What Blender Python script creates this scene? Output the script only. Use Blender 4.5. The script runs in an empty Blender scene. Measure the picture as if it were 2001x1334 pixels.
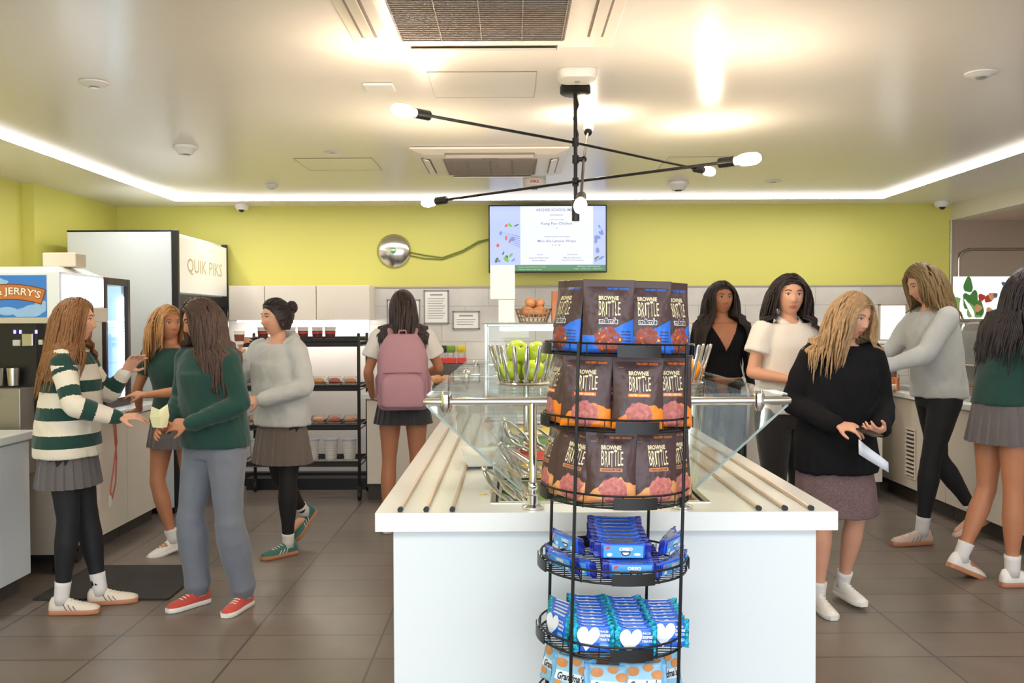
import bpy, bmesh, math, random
import numpy as np
from mathutils import Vector, Matrix, noise
random.seed(7)
PI = math.pi
SC = bpy.context.scene
COL = SC.collection

def S(r, g, b):
    return tuple(((c/255)/12.92 if c/255 <= .04045 else ((c/255+.055)/1.055)**2.4) for c in (r, g, b))

# ------------------------------------------------------------------ camera, world, exposure
H0 = 1.46; F = 1800.0; VX, VY = 1000.0, 628.0
cam = bpy.data.cameras.new('camera'); camo = bpy.data.objects.new('camera', cam); COL.objects.link(camo)
cam.sensor_width = 36; cam.lens = F/2001*36; cam.clip_start = .05
pitch = math.atan((667-VY)/F); roll = math.radians(-.22)
camo.matrix_world = Matrix.Translation((0, 0, H0)) @ Matrix.Rotation(PI/2-pitch, 4, 'X') @ Matrix.Rotation(roll, 4, 'Z')
SC.camera = camo
def X(px, Y): return (px-VX)/F*Y
def Z(py, Y): return H0-(py-VY)/F*Y

w = bpy.data.worlds.new('world'); SC.world = w; w.use_nodes = True
bg = w.node_tree.nodes['Background']; bg.inputs[0].default_value = (.86, .93, 1, 1); bg.inputs[1].default_value = 1.3
SC.view_settings.view_transform = 'Standard'; SC.view_settings.look = 'None'
SC.view_settings.gamma = 1; SC.view_settings.use_curve_mapping = False
SC.view_settings.exposure = 1.15
SC.cycles.max_bounces = 8; SC.cycles.use_denoising = True
SC.cycles.sample_clamp_indirect = 6

def area(name, loc, rot, sx, sy, power, col):
    l = bpy.data.lights.new(name, 'AREA'); l.shape = 'RECTANGLE'; l.size = sx; l.size_y = sy
    l.energy = power; l.color = col
    o = bpy.data.objects.new(name, l); COL.objects.link(o); o.location = loc; o.rotation_euler = rot
    return o
# shop-front daylight behind the camera, and an added soft fill overhead, out of view
area('shopfront_daylight', (.3, -2.6, 1.5), (PI/2, 0, 0), 4.5, 2.0, 20, (.66, .86, 1))
area('overhead_fill', (.2, .3, 2.47), (0, 0, 0), 6, 1.2, 48, (1, .96, .93))

# ------------------------------------------------------------------ materials
MATS = {}
def mat(name, col, rough=.5, metal=0, bump=0, bscale=40, var=0, vscale=8, emit=0, ecol=None, spec=.5, trans=0, ior=1.45, coat=0, sheen=0, sub=0, aniso=0):
    if name in MATS: return MATS[name]
    m = bpy.data.materials.new(name); m.use_nodes = True; nt = m.node_tree; N = nt.nodes; L = nt.links
    b = N['Principled BSDF']
    b.inputs['Base Color'].default_value = (*col, 1); b.inputs['Roughness'].default_value = rough
    b.inputs['Metallic'].default_value = metal; b.inputs['Specular IOR Level'].default_value = spec
    b.inputs['IOR'].default_value = ior
    if trans: b.inputs['Transmission Weight'].default_value = trans
    if coat: b.inputs['Coat Weight'].default_value = coat; b.inputs['Coat Roughness'].default_value = .12
    if sheen: b.inputs['Sheen Weight'].default_value = sheen
    if sub: b.inputs['Subsurface Weight'].default_value = sub; b.inputs['Subsurface Scale'].default_value = .02
    if emit:
        b.inputs['Emission Color'].default_value = (*(ecol or col), 1); b.inputs['Emission Strength'].default_value = emit
    tc = N.new('ShaderNodeTexCoord')
    if var:
        n = N.new('ShaderNodeTexNoise'); n.inputs['Scale'].default_value = vscale; n.inputs['Detail'].default_value = 4
        L.new(tc.outputs['Object'], n.inputs['Vector'])
        mx = N.new('ShaderNodeMix'); mx.data_type = 'RGBA'
        mx.inputs['A'].default_value = (*[c*(1-var) for c in col], 1); mx.inputs['B'].default_value = (*[min(1, c*(1+var)) for c in col], 1)
        L.new(n.outputs['Fac'], mx.inputs['Factor']); L.new(mx.outputs['Result'], b.inputs['Base Color'])
    if bump:
        n = N.new('ShaderNodeTexNoise'); n.inputs['Scale'].default_value = bscale; n.inputs['Detail'].default_value = 5
        L.new(tc.outputs['Object'], n.inputs['Vector'])
        bp = N.new('ShaderNodeBump'); bp.inputs['Strength'].default_value = bump; bp.inputs['Distance'].default_value = .01
        L.new(n.outputs['Fac'], bp.inputs['Height']); L.new(bp.outputs['Normal'], b.inputs['Normal'])
    MATS[name] = m
    return m

def brick_mat(name, c1, c2, mortar, bw, rh, ms, rough, offset=0, coords='XZ', bump=.2, spec=.5):
    m = bpy.data.materials.new(name); m.use_nodes = True; nt = m.node_tree; N = nt.nodes; L = nt.links
    b = N['Principled BSDF']; b.inputs['Roughness'].default_value = rough; b.inputs['Specular IOR Level'].default_value = spec
    tc = N.new('ShaderNodeTexCoord'); sp = N.new('ShaderNodeSeparateXYZ'); cb = N.new('ShaderNodeCombineXYZ')
    L.new(tc.outputs['Object'], sp.inputs[0])
    L.new(sp.outputs[coords[0]], cb.inputs[0]); L.new(sp.outputs[coords[1]], cb.inputs[1])
    br = N.new('ShaderNodeTexBrick'); br.offset = offset; br.squash = 1
    br.inputs['Color1'].default_value = (*c1, 1); br.inputs['Color2'].default_value = (*c2, 1); br.inputs['Mortar'].default_value = (*mortar, 1)
    br.inputs['Scale'].default_value = 1; br.inputs['Brick Width'].default_value = bw; br.inputs['Row Height'].default_value = rh
    br.inputs['Mortar Size'].default_value = ms; br.inputs['Mortar Smooth'].default_value = .1; br.inputs['Bias'].default_value = 0
    L.new(cb.outputs[0], br.inputs['Vector'])
    n = N.new('ShaderNodeTexNoise'); n.inputs['Scale'].default_value = 5; n.inputs['Detail'].default_value = 6
    L.new(tc.outputs['Object'], n.inputs['Vector'])
    mx = N.new('ShaderNodeMix'); mx.data_type = 'RGBA'; mx.blend_type = 'MULTIPLY'; mx.inputs['Factor'].default_value = .35
    L.new(br.outputs['Color'], mx.inputs['A']); L.new(n.outputs['Color'], mx.inputs['B'])
    hs = N.new('ShaderNodeHueSaturation'); hs.inputs['Saturation'].default_value = 1; hs.inputs['Value'].default_value = 1.2
    L.new(n.outputs['Fac'], mx.inputs['B'])
    L.new(mx.outputs['Result'], hs.inputs['Color']); L.new(hs.outputs[0], b.inputs['Base Color'])
    bp = N.new('ShaderNodeBump'); bp.inputs['Strength'].default_value = bump; bp.inputs['Distance'].default_value = .004; bp.invert = True
    L.new(br.outputs['Fac'], bp.inputs['Height']); L.new(bp.outputs['Normal'], b.inputs['Normal'])
    return m

def thin_glass(name, tint=(1, 1, 1), refl=.12, rough=0.0):
    m = bpy.data.materials.new(name); m.use_nodes = True; nt = m.node_tree; N = nt.nodes; L = nt.links
    for n in list(N): N.remove(n)
    o = N.new('ShaderNodeOutputMaterial'); t = N.new('ShaderNodeBsdfTransparent'); g = N.new('ShaderNodeBsdfGlossy')
    t.inputs[0].default_value = (*tint, 1); g.inputs['Roughness'].default_value = rough
    f = N.new('ShaderNodeFresnel'); f.inputs[0].default_value = 1.45
    a = N.new('ShaderNodeMath'); a.operation = 'MULTIPLY_ADD'; a.inputs[1].default_value = .45; a.inputs[2].default_value = refl*.1
    mx = N.new('ShaderNodeMixShader')
    L.new(f.outputs[0], a.inputs[0]); L.new(a.outputs[0], mx.inputs[0]); L.new(t.outputs[0], mx.inputs[1]); L.new(g.outputs[0], mx.inputs[2])
    L.new(mx.outputs[0], o.inputs[0])
    MATS[name] = m
    return m

M_white = mat('white_laminate', S(226, 232, 236), .28, bump=.02, bscale=3)
M_cream = mat('cream_laminate', S(228, 218, 204), .35, var=.03)
M_stone = mat('white_quartz', S(240, 242, 240), .18, var=.02, vscale=60)
M_toe = mat('dark_toe_kick', S(70, 64, 60), .5, var=.1)
M_black = mat('black_plastic', S(28, 27, 28), .38, var=.1)
M_blackm = mat('black_metal', S(30, 30, 32), .4, metal=.3, var=.1)
M_steel = mat('brushed_steel', S(190, 186, 180), .28, metal=1, bump=.03, bscale=60)
M_chrome = mat('chrome', S(225, 225, 225), .1, metal=1, bump=.01)
M_steel_wall = mat('steel_cladding', S(186, 172, 160), .33, metal=.9, bump=.15, bscale=1.5)
M_glass = thin_glass('clear_glass', (.95, .98, .97))
M_gedge = mat('glass_edge_green', S(120, 165, 150), .1, trans=.5)
M_dglass = thin_glass('dark_door_glass', (.35, .3, .27), .3)
M_paper = mat('paper', S(236, 234, 228), .7, var=.02)
M_plastic_w = mat('white_plastic', S(225, 222, 216), .4, var=.02)
M_led = mat('led_diffuser', (1, 1, 1), .5, emit=14, ecol=(1, .965, .92)); M_leds = mat('led_side', (1, 1, 1), .5, emit=.6, ecol=(1, .965, .92))
M_bulb = mat('glowing_bulb', (1, 1, 1), .3, emit=130, ecol=(1, .8, .6))
M_bulbcool = mat('cool_light_panel', (1, 1, 1), .3, emit=4.0, ecol=(.82, .92, 1))
M_skin = mat('skin_light', S(214, 160, 132), .5, var=.08, vscale=14, sub=.08)
M_skint = mat('skin_tan', S(186, 126, 92), .5, var=.08, vscale=14, sub=.08)
M_lip = mat('lips', S(190, 114, 102), .4, var=.05)
M_eyew = mat('eye_white', S(232, 226, 220), .2, var=.02)
M_iris = mat('iris_brown', S(48, 32, 24), .15, var=.1)

# ------------------------------------------------------------------ mesh builder
class MB:
    def __init__(s): s.v = []; s.f = []; s.m = []; s.mi = 0; s.T = None
    def add(s, vs, fs):
        o = len(s.v)
        if s.T is not None: vs = [s.T @ Vector(v) for v in vs]
        s.v += [tuple(v) for v in vs]
        for f in fs: s.f.append([i+o for i in f]); s.m.append(s.mi)
        return s
    def box(s, x0, x1, y0, y1, z0, z1):
        v = [(x, y, z) for z in (z0, z1) for y in (y0, y1) for x in (x0, x1)]
        return s.add(v, [(0, 2, 3, 1), (4, 5, 7, 6), (0, 1, 5, 4), (2, 6, 7, 3), (0, 4, 6, 2), (1, 3, 7, 5)])
    def loft(s, rings, close=True):
        n = len(rings[0]); vs = [p for r in rings for p in r]; fs = []
        for i in range(len(rings)-1):
            for j in range(n):
                k = (j+1) % n; fs.append((i*n+j, i*n+k, (i+1)*n+k, (i+1)*n+j))
        if close:
            fs.append(tuple(range(n-1, -1, -1))); fs.append(tuple(range((len(rings)-1)*n, len(rings)*n)))
        return s.add(vs, fs)
    def tube(s, pts, r, n=10, flat=1.0, cap=True, up=None):
        pts = [Vector(p) for p in pts]; k = len(pts)
        rs = r if isinstance(r, (list, tuple)) else [r]*k
        rings = []; u = None
        for i, p in enumerate(pts):
            t = (pts[min(i+1, k-1)]-pts[max(i-1, 0)])
            t = t.normalized() if t.length > 1e-9 else Vector((0, 0, 1))
            if u is None:
                ref = Vector(up) if up else (Vector((0, 0, 1)) if abs(t.z) < .9 else Vector((0, 1, 0)))
                u = ref-t*ref.dot(t)
            else: u = u-t*u.dot(t)
            u.normalize(); w_ = t.cross(u)
            rings.append([p+(w_*math.cos(a)+u*math.sin(a)*flat)*rs[i] for a in [2*PI*j/n for j in range(n)]])
        if cap:  # rounded ends
            t0 = (pts[0]-pts[1]).normalized(); t1 = (pts[-1]-pts[-2]).normalized()
            a = [[pts[0]+(q-pts[0])*.6+t0*rs[0]*.75 for q in rings[0]]]; b = [[pts[-1]+(q-pts[-1])*.6+t1*rs[-1]*.75 for q in rings[-1]]]
            rings = a+rings+b
        return s.loft(rings)
    def seg(s, a, b, r, n=8):
        return s.tube([a, b], r, n, cap=False)
    def ring(s, c, R, r, n=48, m=6, ax='z'):
        c = Vector(c); rings = []
        for i in range(n):
            a = 2*PI*i/n; d = Vector((math.cos(a), math.sin(a), 0)); rr = []
            for j in range(m):
                b = 2*PI*j/m; q = d*(R+r*math.cos(b))+Vector((0, 0, r*math.sin(b)))
                if ax == 'y': q = Vector((q.x, q.z, q.y))
                if ax == 'x': q = Vector((q.z, q.x, q.y))
                rr.append(c+q)
            rings.append(rr)
        vs = [p for r_ in rings for p in r_]
        fs = [(i*m+j, i*m+(j+1) % m, ((i+1) % n)*m+(j+1) % m, ((i+1) % n)*m+j) for i in range(n) for j in range(m)]
        return s.add(vs, fs)
    def lathe(s, prof, c=(0, 0, 0), n=28, ax='z', sx=1, sy=1):
        c = Vector(c); rings = []
        for r, z in prof:
            rr = []
            for j in range(n):
                a = 2*PI*j/n; q = Vector((r*math.cos(a)*sx, r*math.sin(a)*sy, z))
                if ax == 'y': q = Vector((q.x, q.z, q.y))
                if ax == 'x': q = Vector((q.z, q.x, q.y))
                rr.append(c+q)
            rings.append(rr)
        return s.loft(rings)
    def ball(s, c, rx, ry=None, rz=None, n=16):
        ry = ry or rx; rz = rz or rx
        prof = [(math.cos(a), math.sin(a)) for a in [-PI/2+PI*i/(n//2) for i in range(n//2+1)]]
        c = Vector(c)
        rings = [[c+Vector((max(r, .02)*math.cos(b)*rx, max(r, .02)*math.sin(b)*ry, z*rz)) for b in [2*PI*j/n for j in range(n)]] for r, z in prof]
        return s.loft(rings)
    def mesh(s, name, mats):
        me = bpy.data.meshes.new(name); me.from_pydata(s.v, [], s.f)
        mats = mats if isinstance(mats, (list, tuple)) else [mats]
        for m in mats: me.materials.append(m)
        me.polygons.foreach_set('material_index', s.m)
        bm = bmesh.new(); bm.from_mesh(me); bmesh.ops.recalc_face_normals(bm, faces=bm.faces); bm.to_mesh(me); bm.free()
        me.update(); return me
    def build(s, name, mats, parent=None, bevel=0, smooth=False, seg=2):
        return link(name, s.mesh(name, mats), parent, bevel, smooth, seg)

def link(name, me, parent=None, bevel=0, smooth=False, seg=2):
    o = bpy.data.objects.new(name, me); COL.objects.link(o)
    if parent is not None: o.parent = parent
    if smooth:
        me.polygons.foreach_set('use_smooth', [True]*len(me.polygons))
        if smooth == 'auto':
            me.set_sharp_from_angle(angle=math.radians(40))
    if bevel:
        b = o.modifiers.new('bevel', 'BEVEL'); b.width = bevel; b.segments = seg; b.limit_method = 'ANGLE'
    return o
def empty(name, loc=(0, 0, 0), rz=0):
    o = bpy.data.objects.new(name, None); COL.objects.link(o); o.location = loc; o.rotation_euler = (0, 0, rz); o.empty_display_size = .05
    return o
def tag(o, label=None, cat=None, group=None, kind=None):
    if label: o['label'] = label
    if cat: o['category'] = cat
    if group: o['group'] = group
    if kind: o['kind'] = kind
    return o
def thing(name, label, cat, loc=(0, 0, 0), rz=0, group=None): return tag(empty(name, loc, rz), label, cat, group)
def struct(name, mb, m, bevel=0, **k): return tag(mb.build(name, m, None, bevel, **k), kind='structure')
def dup(o, parent=None):
    c = o.copy(); COL.objects.link(c); c.parent = parent
    for ch in list(o.children): dup(ch, c)
    return c
def bxmb(*a): return MB().box(*a)

TXT = {}
def text_mesh(txt, w, h, bold=0.0, align='CENTER', shear=0):
    """vertices (x,z) and faces of a text scaled to fit exactly w x h, centred on the origin"""
    key = (txt, w, h, bold, shear)
    if key in TXT: return TXT[key]
    cu = bpy.data.curves.new('t', 'FONT'); cu.body = txt; cu.align_x = 'CENTER'; cu.resolution_u = 2; cu.offset = bold; cu.shear = shear
    o = bpy.data.objects.new('t', cu); COL.objects.link(o)
    dg = bpy.context.evaluated_depsgraph_get(); me = bpy.data.meshes.new_from_object(o.evaluated_get(dg))
    v = np.array([x.co[:] for x in me.vertices]) if len(me.vertices) else np.zeros((1, 3)); f = [list(p.vertices) for p in me.polygons]
    bpy.data.objects.remove(o); bpy.data.meshes.remove(me); bpy.data.curves.remove(cu)
    lo = v.min(0); hi = v.max(0); c = (lo+hi)/2; d = hi-lo
    q = [((a[0]-c[0])/d[0]*w, (a[1]-c[1])/d[1]*h) for a in v]
    TXT[key] = (q, f); return TXT[key]
def put_text(mb, txt, w, h, fn, bold=.01, shear=0, cx=0, cz=0):
    q, f = text_mesh(txt, w, h, bold, shear=shear)
    mb.add([fn(x+cx, z+cz) for x, z in q], f)

# ------------------------------------------------------------------ room
YB = 8.29; CZ = 2.50; XL = -3.54; XL2 = -3.63; XR = 3.94; YN = -2.8
M_floor = brick_mat('floor_tile', S(122, 111, 102), S(112, 102, 94), S(84, 76, 70), .61, .305, .006, .33, 0, 'XY', .15)
M_tile = brick_mat('wall_tile', S(206, 200, 192), S(200, 194, 187), S(178, 170, 162), .42, .16, .004, .3, .5, 'XZ', .15)
M_green = mat('lime_green_paint', S(208, 202, 104), .45, var=.03, vscale=2)
M_ceil = mat('satin_ceiling_paint', S(224, 218, 208), .25, var=.01, bump=.03, bscale=1.2, coat=.0, spec=.6)
M_soffit = mat('soffit_paint', S(214, 206, 188), .5, var=.02)
struct('floor', bxmb(-6, 6.5, YN, YB+.1, -.1, 0), M_floor)
struct('ceiling', bxmb(-6, 6.5, YN, YB+.1, CZ, CZ+.1), M_ceil)
ZT = Z(559, YB)
struct('wall_back', bxmb(XL-.3, XR, YB, YB+.1, ZT, CZ), M_green)
struct('trim_1', bxmb(XL-.3, XR, YB-.008, YB+.1, ZT-.012, ZT), mat('tile_edge_trim', S(170, 160, 145), .4, var=.02), .001)
struct('wall_back_tiled', bxmb(XL-.3, XR+.02, YB, YB+.1, 0, ZT-.012), M_tile)
struct('wall_left', bxmb(XL-.2, XL, 6.85, YB, 0, CZ), M_green)
struct('wall_left_near', bxmb(XL2-.2, XL2, YN, 6.85, 0, CZ), M_green)
struct('wall_right_header', bxmb(XR, XR+.12, YN, YB, Z(434, YB), CZ), M_soffit)
struct('wall_right', bxmb(5.4, 5.5, YN, YB, 0, CZ), M_soffit)
struct('wall_right_steel', bxmb(XR+.02, 5.4, YB-.02, YB+.1, 0, Z(434, YB)), M_steel_wall)
struct('ceiling_recess', bxmb(XR+.12, 5.4, YN, YB, Z(434, YB), Z(434, YB)+.03), mat('recess_paint', S(214, 186, 168), .5, var=.02))
struct('trim_2', bxmb(XR-.01, XR+.02, YB-.03, YB+.02, 0, Z(434, YB)), M_steel, .003)
struct('baseboard_back', bxmb(-1.3, XR, YB-.02, YB, 0, .1), M_toe, .002)

# raised fold on the steel wall: a rounded hood outline
hd = MB(); yy = YB-.035
pts = [(XR+.06, yy, 1.5), (XR+.06, yy, 2.0), (XR+.09, yy, 2.06), (XR+.16, yy, 2.09), (XR+.9, yy, 2.09)]
hd.tube(pts, .012, 8)
struct('trim_3', hd, M_steel, smooth=True)

# ceiling access hatches: thin raised lips
M_hatch = mat('hatch_line', S(176, 160, 140), .5, var=.02)
def hatch(x0, x1, y0, y1, label):
    f = MB(); t = .003
    for a in ((x0, x1, y0, y0+t), (x0, x1, y1-t, y1), (x0, x0+t, y0, y1), (x1-t, x1, y0, y1)): f.box(*a, CZ-.0025, CZ+.004)
    o = thing('access_hatch', label, 'hatch', (0, 0, 0))
    f.build('hatch_frame', M_hatch, o); bxmb(x0+t, x1-t, y0+t, y1-t, CZ-.0012, CZ+.003).build('hatch_panel', M_ceil, o)
def cy(py): return (CZ-H0)*F/(VY-py)
hatch(X(845, 4.08), X(1048, 4.08), cy(192), cy(143), 'white ceiling access hatch just behind the nearer air conditioner')
hatch(X(585, 6.0), X(735, 6.0), cy(332), cy(309), 'white ceiling access hatch left of the farther air conditioner')
hatch(X(1300, 6.0), X(1440, 6.0), cy(332), cy(309), 'white ceiling access hatch right of the chandelier above the back counter')

# LED profiles
def led(name, x0, x1, y0, y1):
    b_ = bxmb(x0, x1, y0, y1, CZ-.034, CZ-.002); b_.m = [0]+[1]*5; return b_.build(name, [M_led, M_leds])
YLED = 7.62
a = led('linear_led_light', X(350, YLED)-.03, X(1720, YLED)+.03, YLED-.03, YLED+.03); tag(a, 'glowing white LED light line across the ceiling by the green wall', 'light', 'ceiling LED lines')
a = led('linear_led_light', X(350, YLED)-.03, X(350, YLED)+.03, -1.5, YLED-.03); tag(a, 'glowing white LED light line on the ceiling above the ice cream machine', 'light', 'ceiling LED lines')
a = led('linear_led_light', X(1720, YLED)-.03, X(1720, YLED)+.03, -1.5, YLED-.03); tag(a, 'glowing white LED light line on the ceiling above the serving counter with louvred vent', 'light', 'ceiling LED lines')

# air conditioners
M_ac = mat('ac_plastic', S(226, 216, 204), .35, var=.01)
M_acg = mat('ac_grille', S(150, 138, 128), .6, bump=.8, bscale=300)
def aircon(cx, y0, label):
    t = thing('ceiling_air_conditioner', label, 'air conditioner', (cx, y0+.475, CZ-.002), 0, 'ceiling cassette air conditioners')
    p = MB(); p.loft([[(sx*.475, sy*.475, 0) for sx, sy in ((-1, -1), (1, -1), (1, 1), (-1, 1))],
                      [(sx*.475, sy*.475, -.012) for sx, sy in ((-1, -1), (1, -1), (1, 1), (-1, 1))],
                      [(sx*.40, sy*.40, -.035) for sx, sy in ((-1, -1), (1, -1), (1, 1), (-1, 1))],
                      [(sx*.33, sy*.33, -.04) for sx, sy in ((-1, -1), (1, -1), (1, 1), (-1, 1))]])
    p.build('panel', M_ac, t, .004)
    g = MB(); g.box(-.29, .29, -.29, .29, -.044, -.041)
    for i in range(29): g.box(-.285, .285, -.283+i*.02, -.277+i*.02, -.048, -.044)
    for i in range(5): g.box(-.285+i*.1405, -.281+i*.1405, -.285, .285, -.049, -.043)
    g.build('intake_grille', M_acg, t)
    for k in range(4):
        b = MB(); b.T = Matrix.Rotation(k*PI/2, 4, 'Z')
        b.box(-.27, .27, .368, .425, -.038, -.026)
        o = b.build('air_outlet', mat('outlet_dark', S(120, 104, 92), .4, var=.05), t)
        v = MB(); v.T = Matrix.Rotation(k*PI/2, 4, 'Z') @ Matrix.Translation((0, .397, -.040)) @ Matrix.Rotation(.3, 4, 'X')
        v.box(-.265, .265, -.022, .022, -.004, .002); v.build('vane', M_ac, o, .0015)
    b = MB(); b.box(-.05, .05, -.34, -.325, -.046, -.04)
    b.build('badge', mat('badge_grey', S(170, 160, 150), .4, var=.02), t)
aircon(-.10, 2.52, 'large ceiling air conditioner nearest, cut by the top of the photo')
aircon(-.13, 5.49, 'smaller looking farther ceiling air conditioner behind the chandelier arms')

# ceiling discs
def disc(px, py, r, h, label, name='smoke_detector', cat='smoke detector', dark=False, group=None):
    Y = cy(py); t = thing(name, label, cat, (X(px, Y), Y, CZ-.001), 0, group)
    MB().lathe([(r*.2, 0), (r, 0), (r, -h*.35), (r*.8, -h*.5), (r*.55, -h), (.004, -h)]).build('housing', M_plastic_w, t, smooth='auto')
    MB().lathe([(.01, -h-.001), (r*.35, -h-.001), (r*.3, -h-.006), (.003, -h-.007)]).build('sensor', M_black if dark else M_steel, t)
    return t
disc(190, 160, .062, .02, 'flat white round ceiling disc above the ice cream machine side', 'ceiling_speaker', 'ceiling disc')
disc(366, 284, .07, .05, 'white domed detector on the ceiling left, above the tall white cooler', dark=False)
disc(533, 360, .05, .03, 'small sprinkler head on the ceiling left of the round wall dome', 'sprinkler_head', 'sprinkler')
disc(1325, 358, .08, .06, 'white domed detector with dark sensor, right of the chandelier bulbs', dark=True)
disc(1510, 356, .06, .01, 'thin white ceiling disc above the woman in the white shirt', 'ceiling_speaker', 'ceiling disc')
disc(1913, 148, .065, .02, 'flat white round ceiling disc at upper right, inside the LED line', 'ceiling_speaker', 'ceiling disc')
disc(652, 297, .05, .006, 'small flat plate on the ceiling beside the left access hatch', 'ceiling_plate', 'ceiling plate')
b = bxmb(X(717, cy(172)), X(775, cy(172)), cy(176), cy(163), CZ-.012, CZ-.001).build('ceiling_vent', M_plastic_w, None, .004)
tag(b, 'small rectangular white vent plate on the ceiling near the first air conditioner', 'vent')
for px, label in ((475, 'white dome security camera at the ceiling edge above the tall cooler'), (1838, 'white dome security camera in the right corner of the green wall')):
    Y = 8.12; t = thing('security_camera', label, 'security camera', (X(px, Y), Y, CZ-.001), 0, 'dome cameras')
    MB().lathe([(.03, 0), (.062, 0), (.06, -.03), (.045, -.05), (.004, -.052)]).build('housing', M_plastic_w, t, smooth='auto')
    MB().ball((0, -.015, -.045), .028).build('lens_dome', M_black, t, smooth=True)
# fire sounder
Y = cy(352); t = thing('fire_alarm', 'white round ceiling fire alarm with red lettering near the chandelier', 'fire alarm', (X(1045, Y), Y, CZ-.001))
MB().lathe([(.05, 0), (.085, 0), (.085, -.045), (.075, -.055), (.004, -.055)]).build('housing', M_plastic_w, t, smooth='auto')
MB().lathe([(.01, -.055), (.03, -.055), (.02, -.075), (.003, -.076)]).build('strobe', M_steel, t, smooth='auto')
tx = MB(); put_text(tx, 'FIRE', .06, .022, lambda x, z: (math.sin(x/.0865)*.0865, -math.cos(x/.0865)*.0865, -.024+z), .02)
tx.build('lettering', mat('red_print', S(205, 60, 40), .5, var=.02), t)
# wireless access point
Y = cy(147); t = thing('wireless_access_point', 'white rounded wireless access point above the chandelier canopy', 'access point', (X(1128, Y), Y-.02, CZ-.001))
pr = []
for i in range(32):
    a = 2*PI*i/32; r = .088+.01*math.cos(4*a); pr.append((r*math.cos(a+PI/4), r*math.sin(a+PI/4)))
MB().loft([[(x, y, 0) for x, y in pr], [(x, y, -.018) for x, y in pr], [(x*.86, y*.86, -.034) for x, y in pr], [(x*.3, y*.3, -.038) for x, y in pr]]).build('housing', M_plastic_w, t, smooth='auto')
MB().lathe([(.012, -.036), (.012, -.0405), (.002, -.0405)]).build('logo', M_steel, t)

# ------------------------------------------------------------------ chandelier
CX, CYY = X(1125, 4.07), 4.07
ch = thing('chandelier', 'black six bulb chandelier of crossing rods hung from the ceiling', 'chandelier', (CX, CYY, CZ-.001))
def Lc(x, y, z): return Vector((x-CX, y-CYY, z-CZ+.001))
MB().lathe([(.02, -.0), (.062, -.0), (.068, -.012), (.068, -.038), (.06, -.044), (.004, -.044)]).build('canopy', M_blackm, ch, smooth='auto')
rod = MB(); zb = Z(432, 4.07)
rod.seg((0, 0, -.04), (0, 0, zb-CZ), .0085, 12)
rod.seg((0, 0, zb-CZ), (0, 0, zb-CZ+.09), .017, 14)
rod.build('rod', M_blackm, ch, smooth='auto')
cb = MB(); cb.tube([(0, 0, -.04), (.012, -.005, -.09), (-.008, -.008, -.15), (.01, -.01, -.22), (0, -.009, -.3)], .004, 6); cb.build('cable', M_black, ch, smooth=True)
zA = H0+.787; zB = H0+.613
arms = [((-.365, 3.49, zA), (1.0, 4.83, zA), (CX, CYY+.012, zA)), ((-.383, 4.70, zB), (.862, 3.55, zB), (CX, CYY-.012, zB)), ((.259, 3.45, 1.907), (.385, 4.62, 2.417), (CX+.036, CYY, 2.172))]
M_rodp = mat('rod_warm_metal', S(120, 100, 86), .35, metal=.6, var=.05)
bulbs = []
for i, (p, q, c) in enumerate(arms):
    p, q, c = Lc(*p), Lc(*q), Lc(*c); m = MB()
    m.tube([p, c, q], .0062, 8, cap=False); ar = m.build('arm', M_blackm, ch, smooth='auto')
    j = MB(); j.seg((0, 0, c.z-.018), (0, 0, c.z+.018), .0145, 12); j.seg((0, 0, c.z), c+Vector((.006, 0, 0)), .011, 10); j.ball(c, .014); j.build('joint', M_blackm, ch, smooth='auto')
    for e, o_ in ((p, q), (q, p)):
        d = (e-o_).normalized()
        s_ = MB(); s_.tube([e-d*.075, e-d*.07, e-d*.002, e], [.012, .0195, .0195, .017], 14, cap=False); s_.build('socket', M_blackm, ch, smooth='auto')
        b = MB(); prof = [(.012, 0), (.016, .012), (.023, .03), (.0245, .06), (.022, .085), (.014, .099), (.003, .104)]
        rot = Vector((0, 0, 1)).rotation_difference(d).to_matrix().to_4x4(); b.T = Matrix.Translation(e) @ rot
        b.lathe(prof, n=16); b.build('bulb', M_bulb, ch, smooth=True); bulbs.append(e+d*.06)

# ------------------------------------------------------------------ television
TY = 8.02
tx0, tx1, tz0, tz1 = X(955, TY), X(1186, TY), Z(533, TY), Z(401, TY)
tv = thing('television', 'wall mounted television showing a lunch menu on the green wall', 'television', ((tx0+tx1)/2, TY, tz0))
TW, TH = tx1-tx0, tz1-tz0
bxmb(-TW/2, TW/2, 0, .05, 0, TH).build('housing', M_black, tv, .006)
bxmb(-.15, .15, .05, .27, TH*.3, TH*.7).build('wall_bracket', M_blackm, tv, .004)
def emi(name, c, s=.46): return mat(name, (.01, .01, .012), .3, emit=s, ecol=c)
E_w = emi('screen_white', S(236, 240, 250)); E_b = emi('screen_pale_blue', S(186, 202, 246)); E_g = emi('screen_green_bar', S(70, 135, 80))
E_t = emi('screen_text', S(110, 130, 170)); E_lg = emi('screen_leaf', S(120, 190, 60)); E_or = emi('screen_orange', S(220, 100, 50)); E_d = emi('screen_dark_leaf', S(60, 110, 60)); E_lt = emi('screen_light_text', S(180, 215, 190)); E_st = emi('screen_stripe_blue', S(120, 140, 215))
sc = MB(); e = .012
def sq(x0, x1, z0, z1, d, mi): sc.mi = mi; sc.box(x0, x1, -d, 0, z0, z1)
hw = TW/2-e
sq(-hw, hw, e*1.3, TH-e, .002, 1)
def sx(px): return X(px, TY)-(tx0+tx1)/2
def sz(py): return Z(py, TY)-tz0
sq(-hw, hw, e*1.3, sz(518), .003, 2)
sq(sx(1017), sx(1159), sz(517), TH-e, .003, 0)
fn = lambda x, z: (x, -.0036, z)
sc.mi = 3
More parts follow.
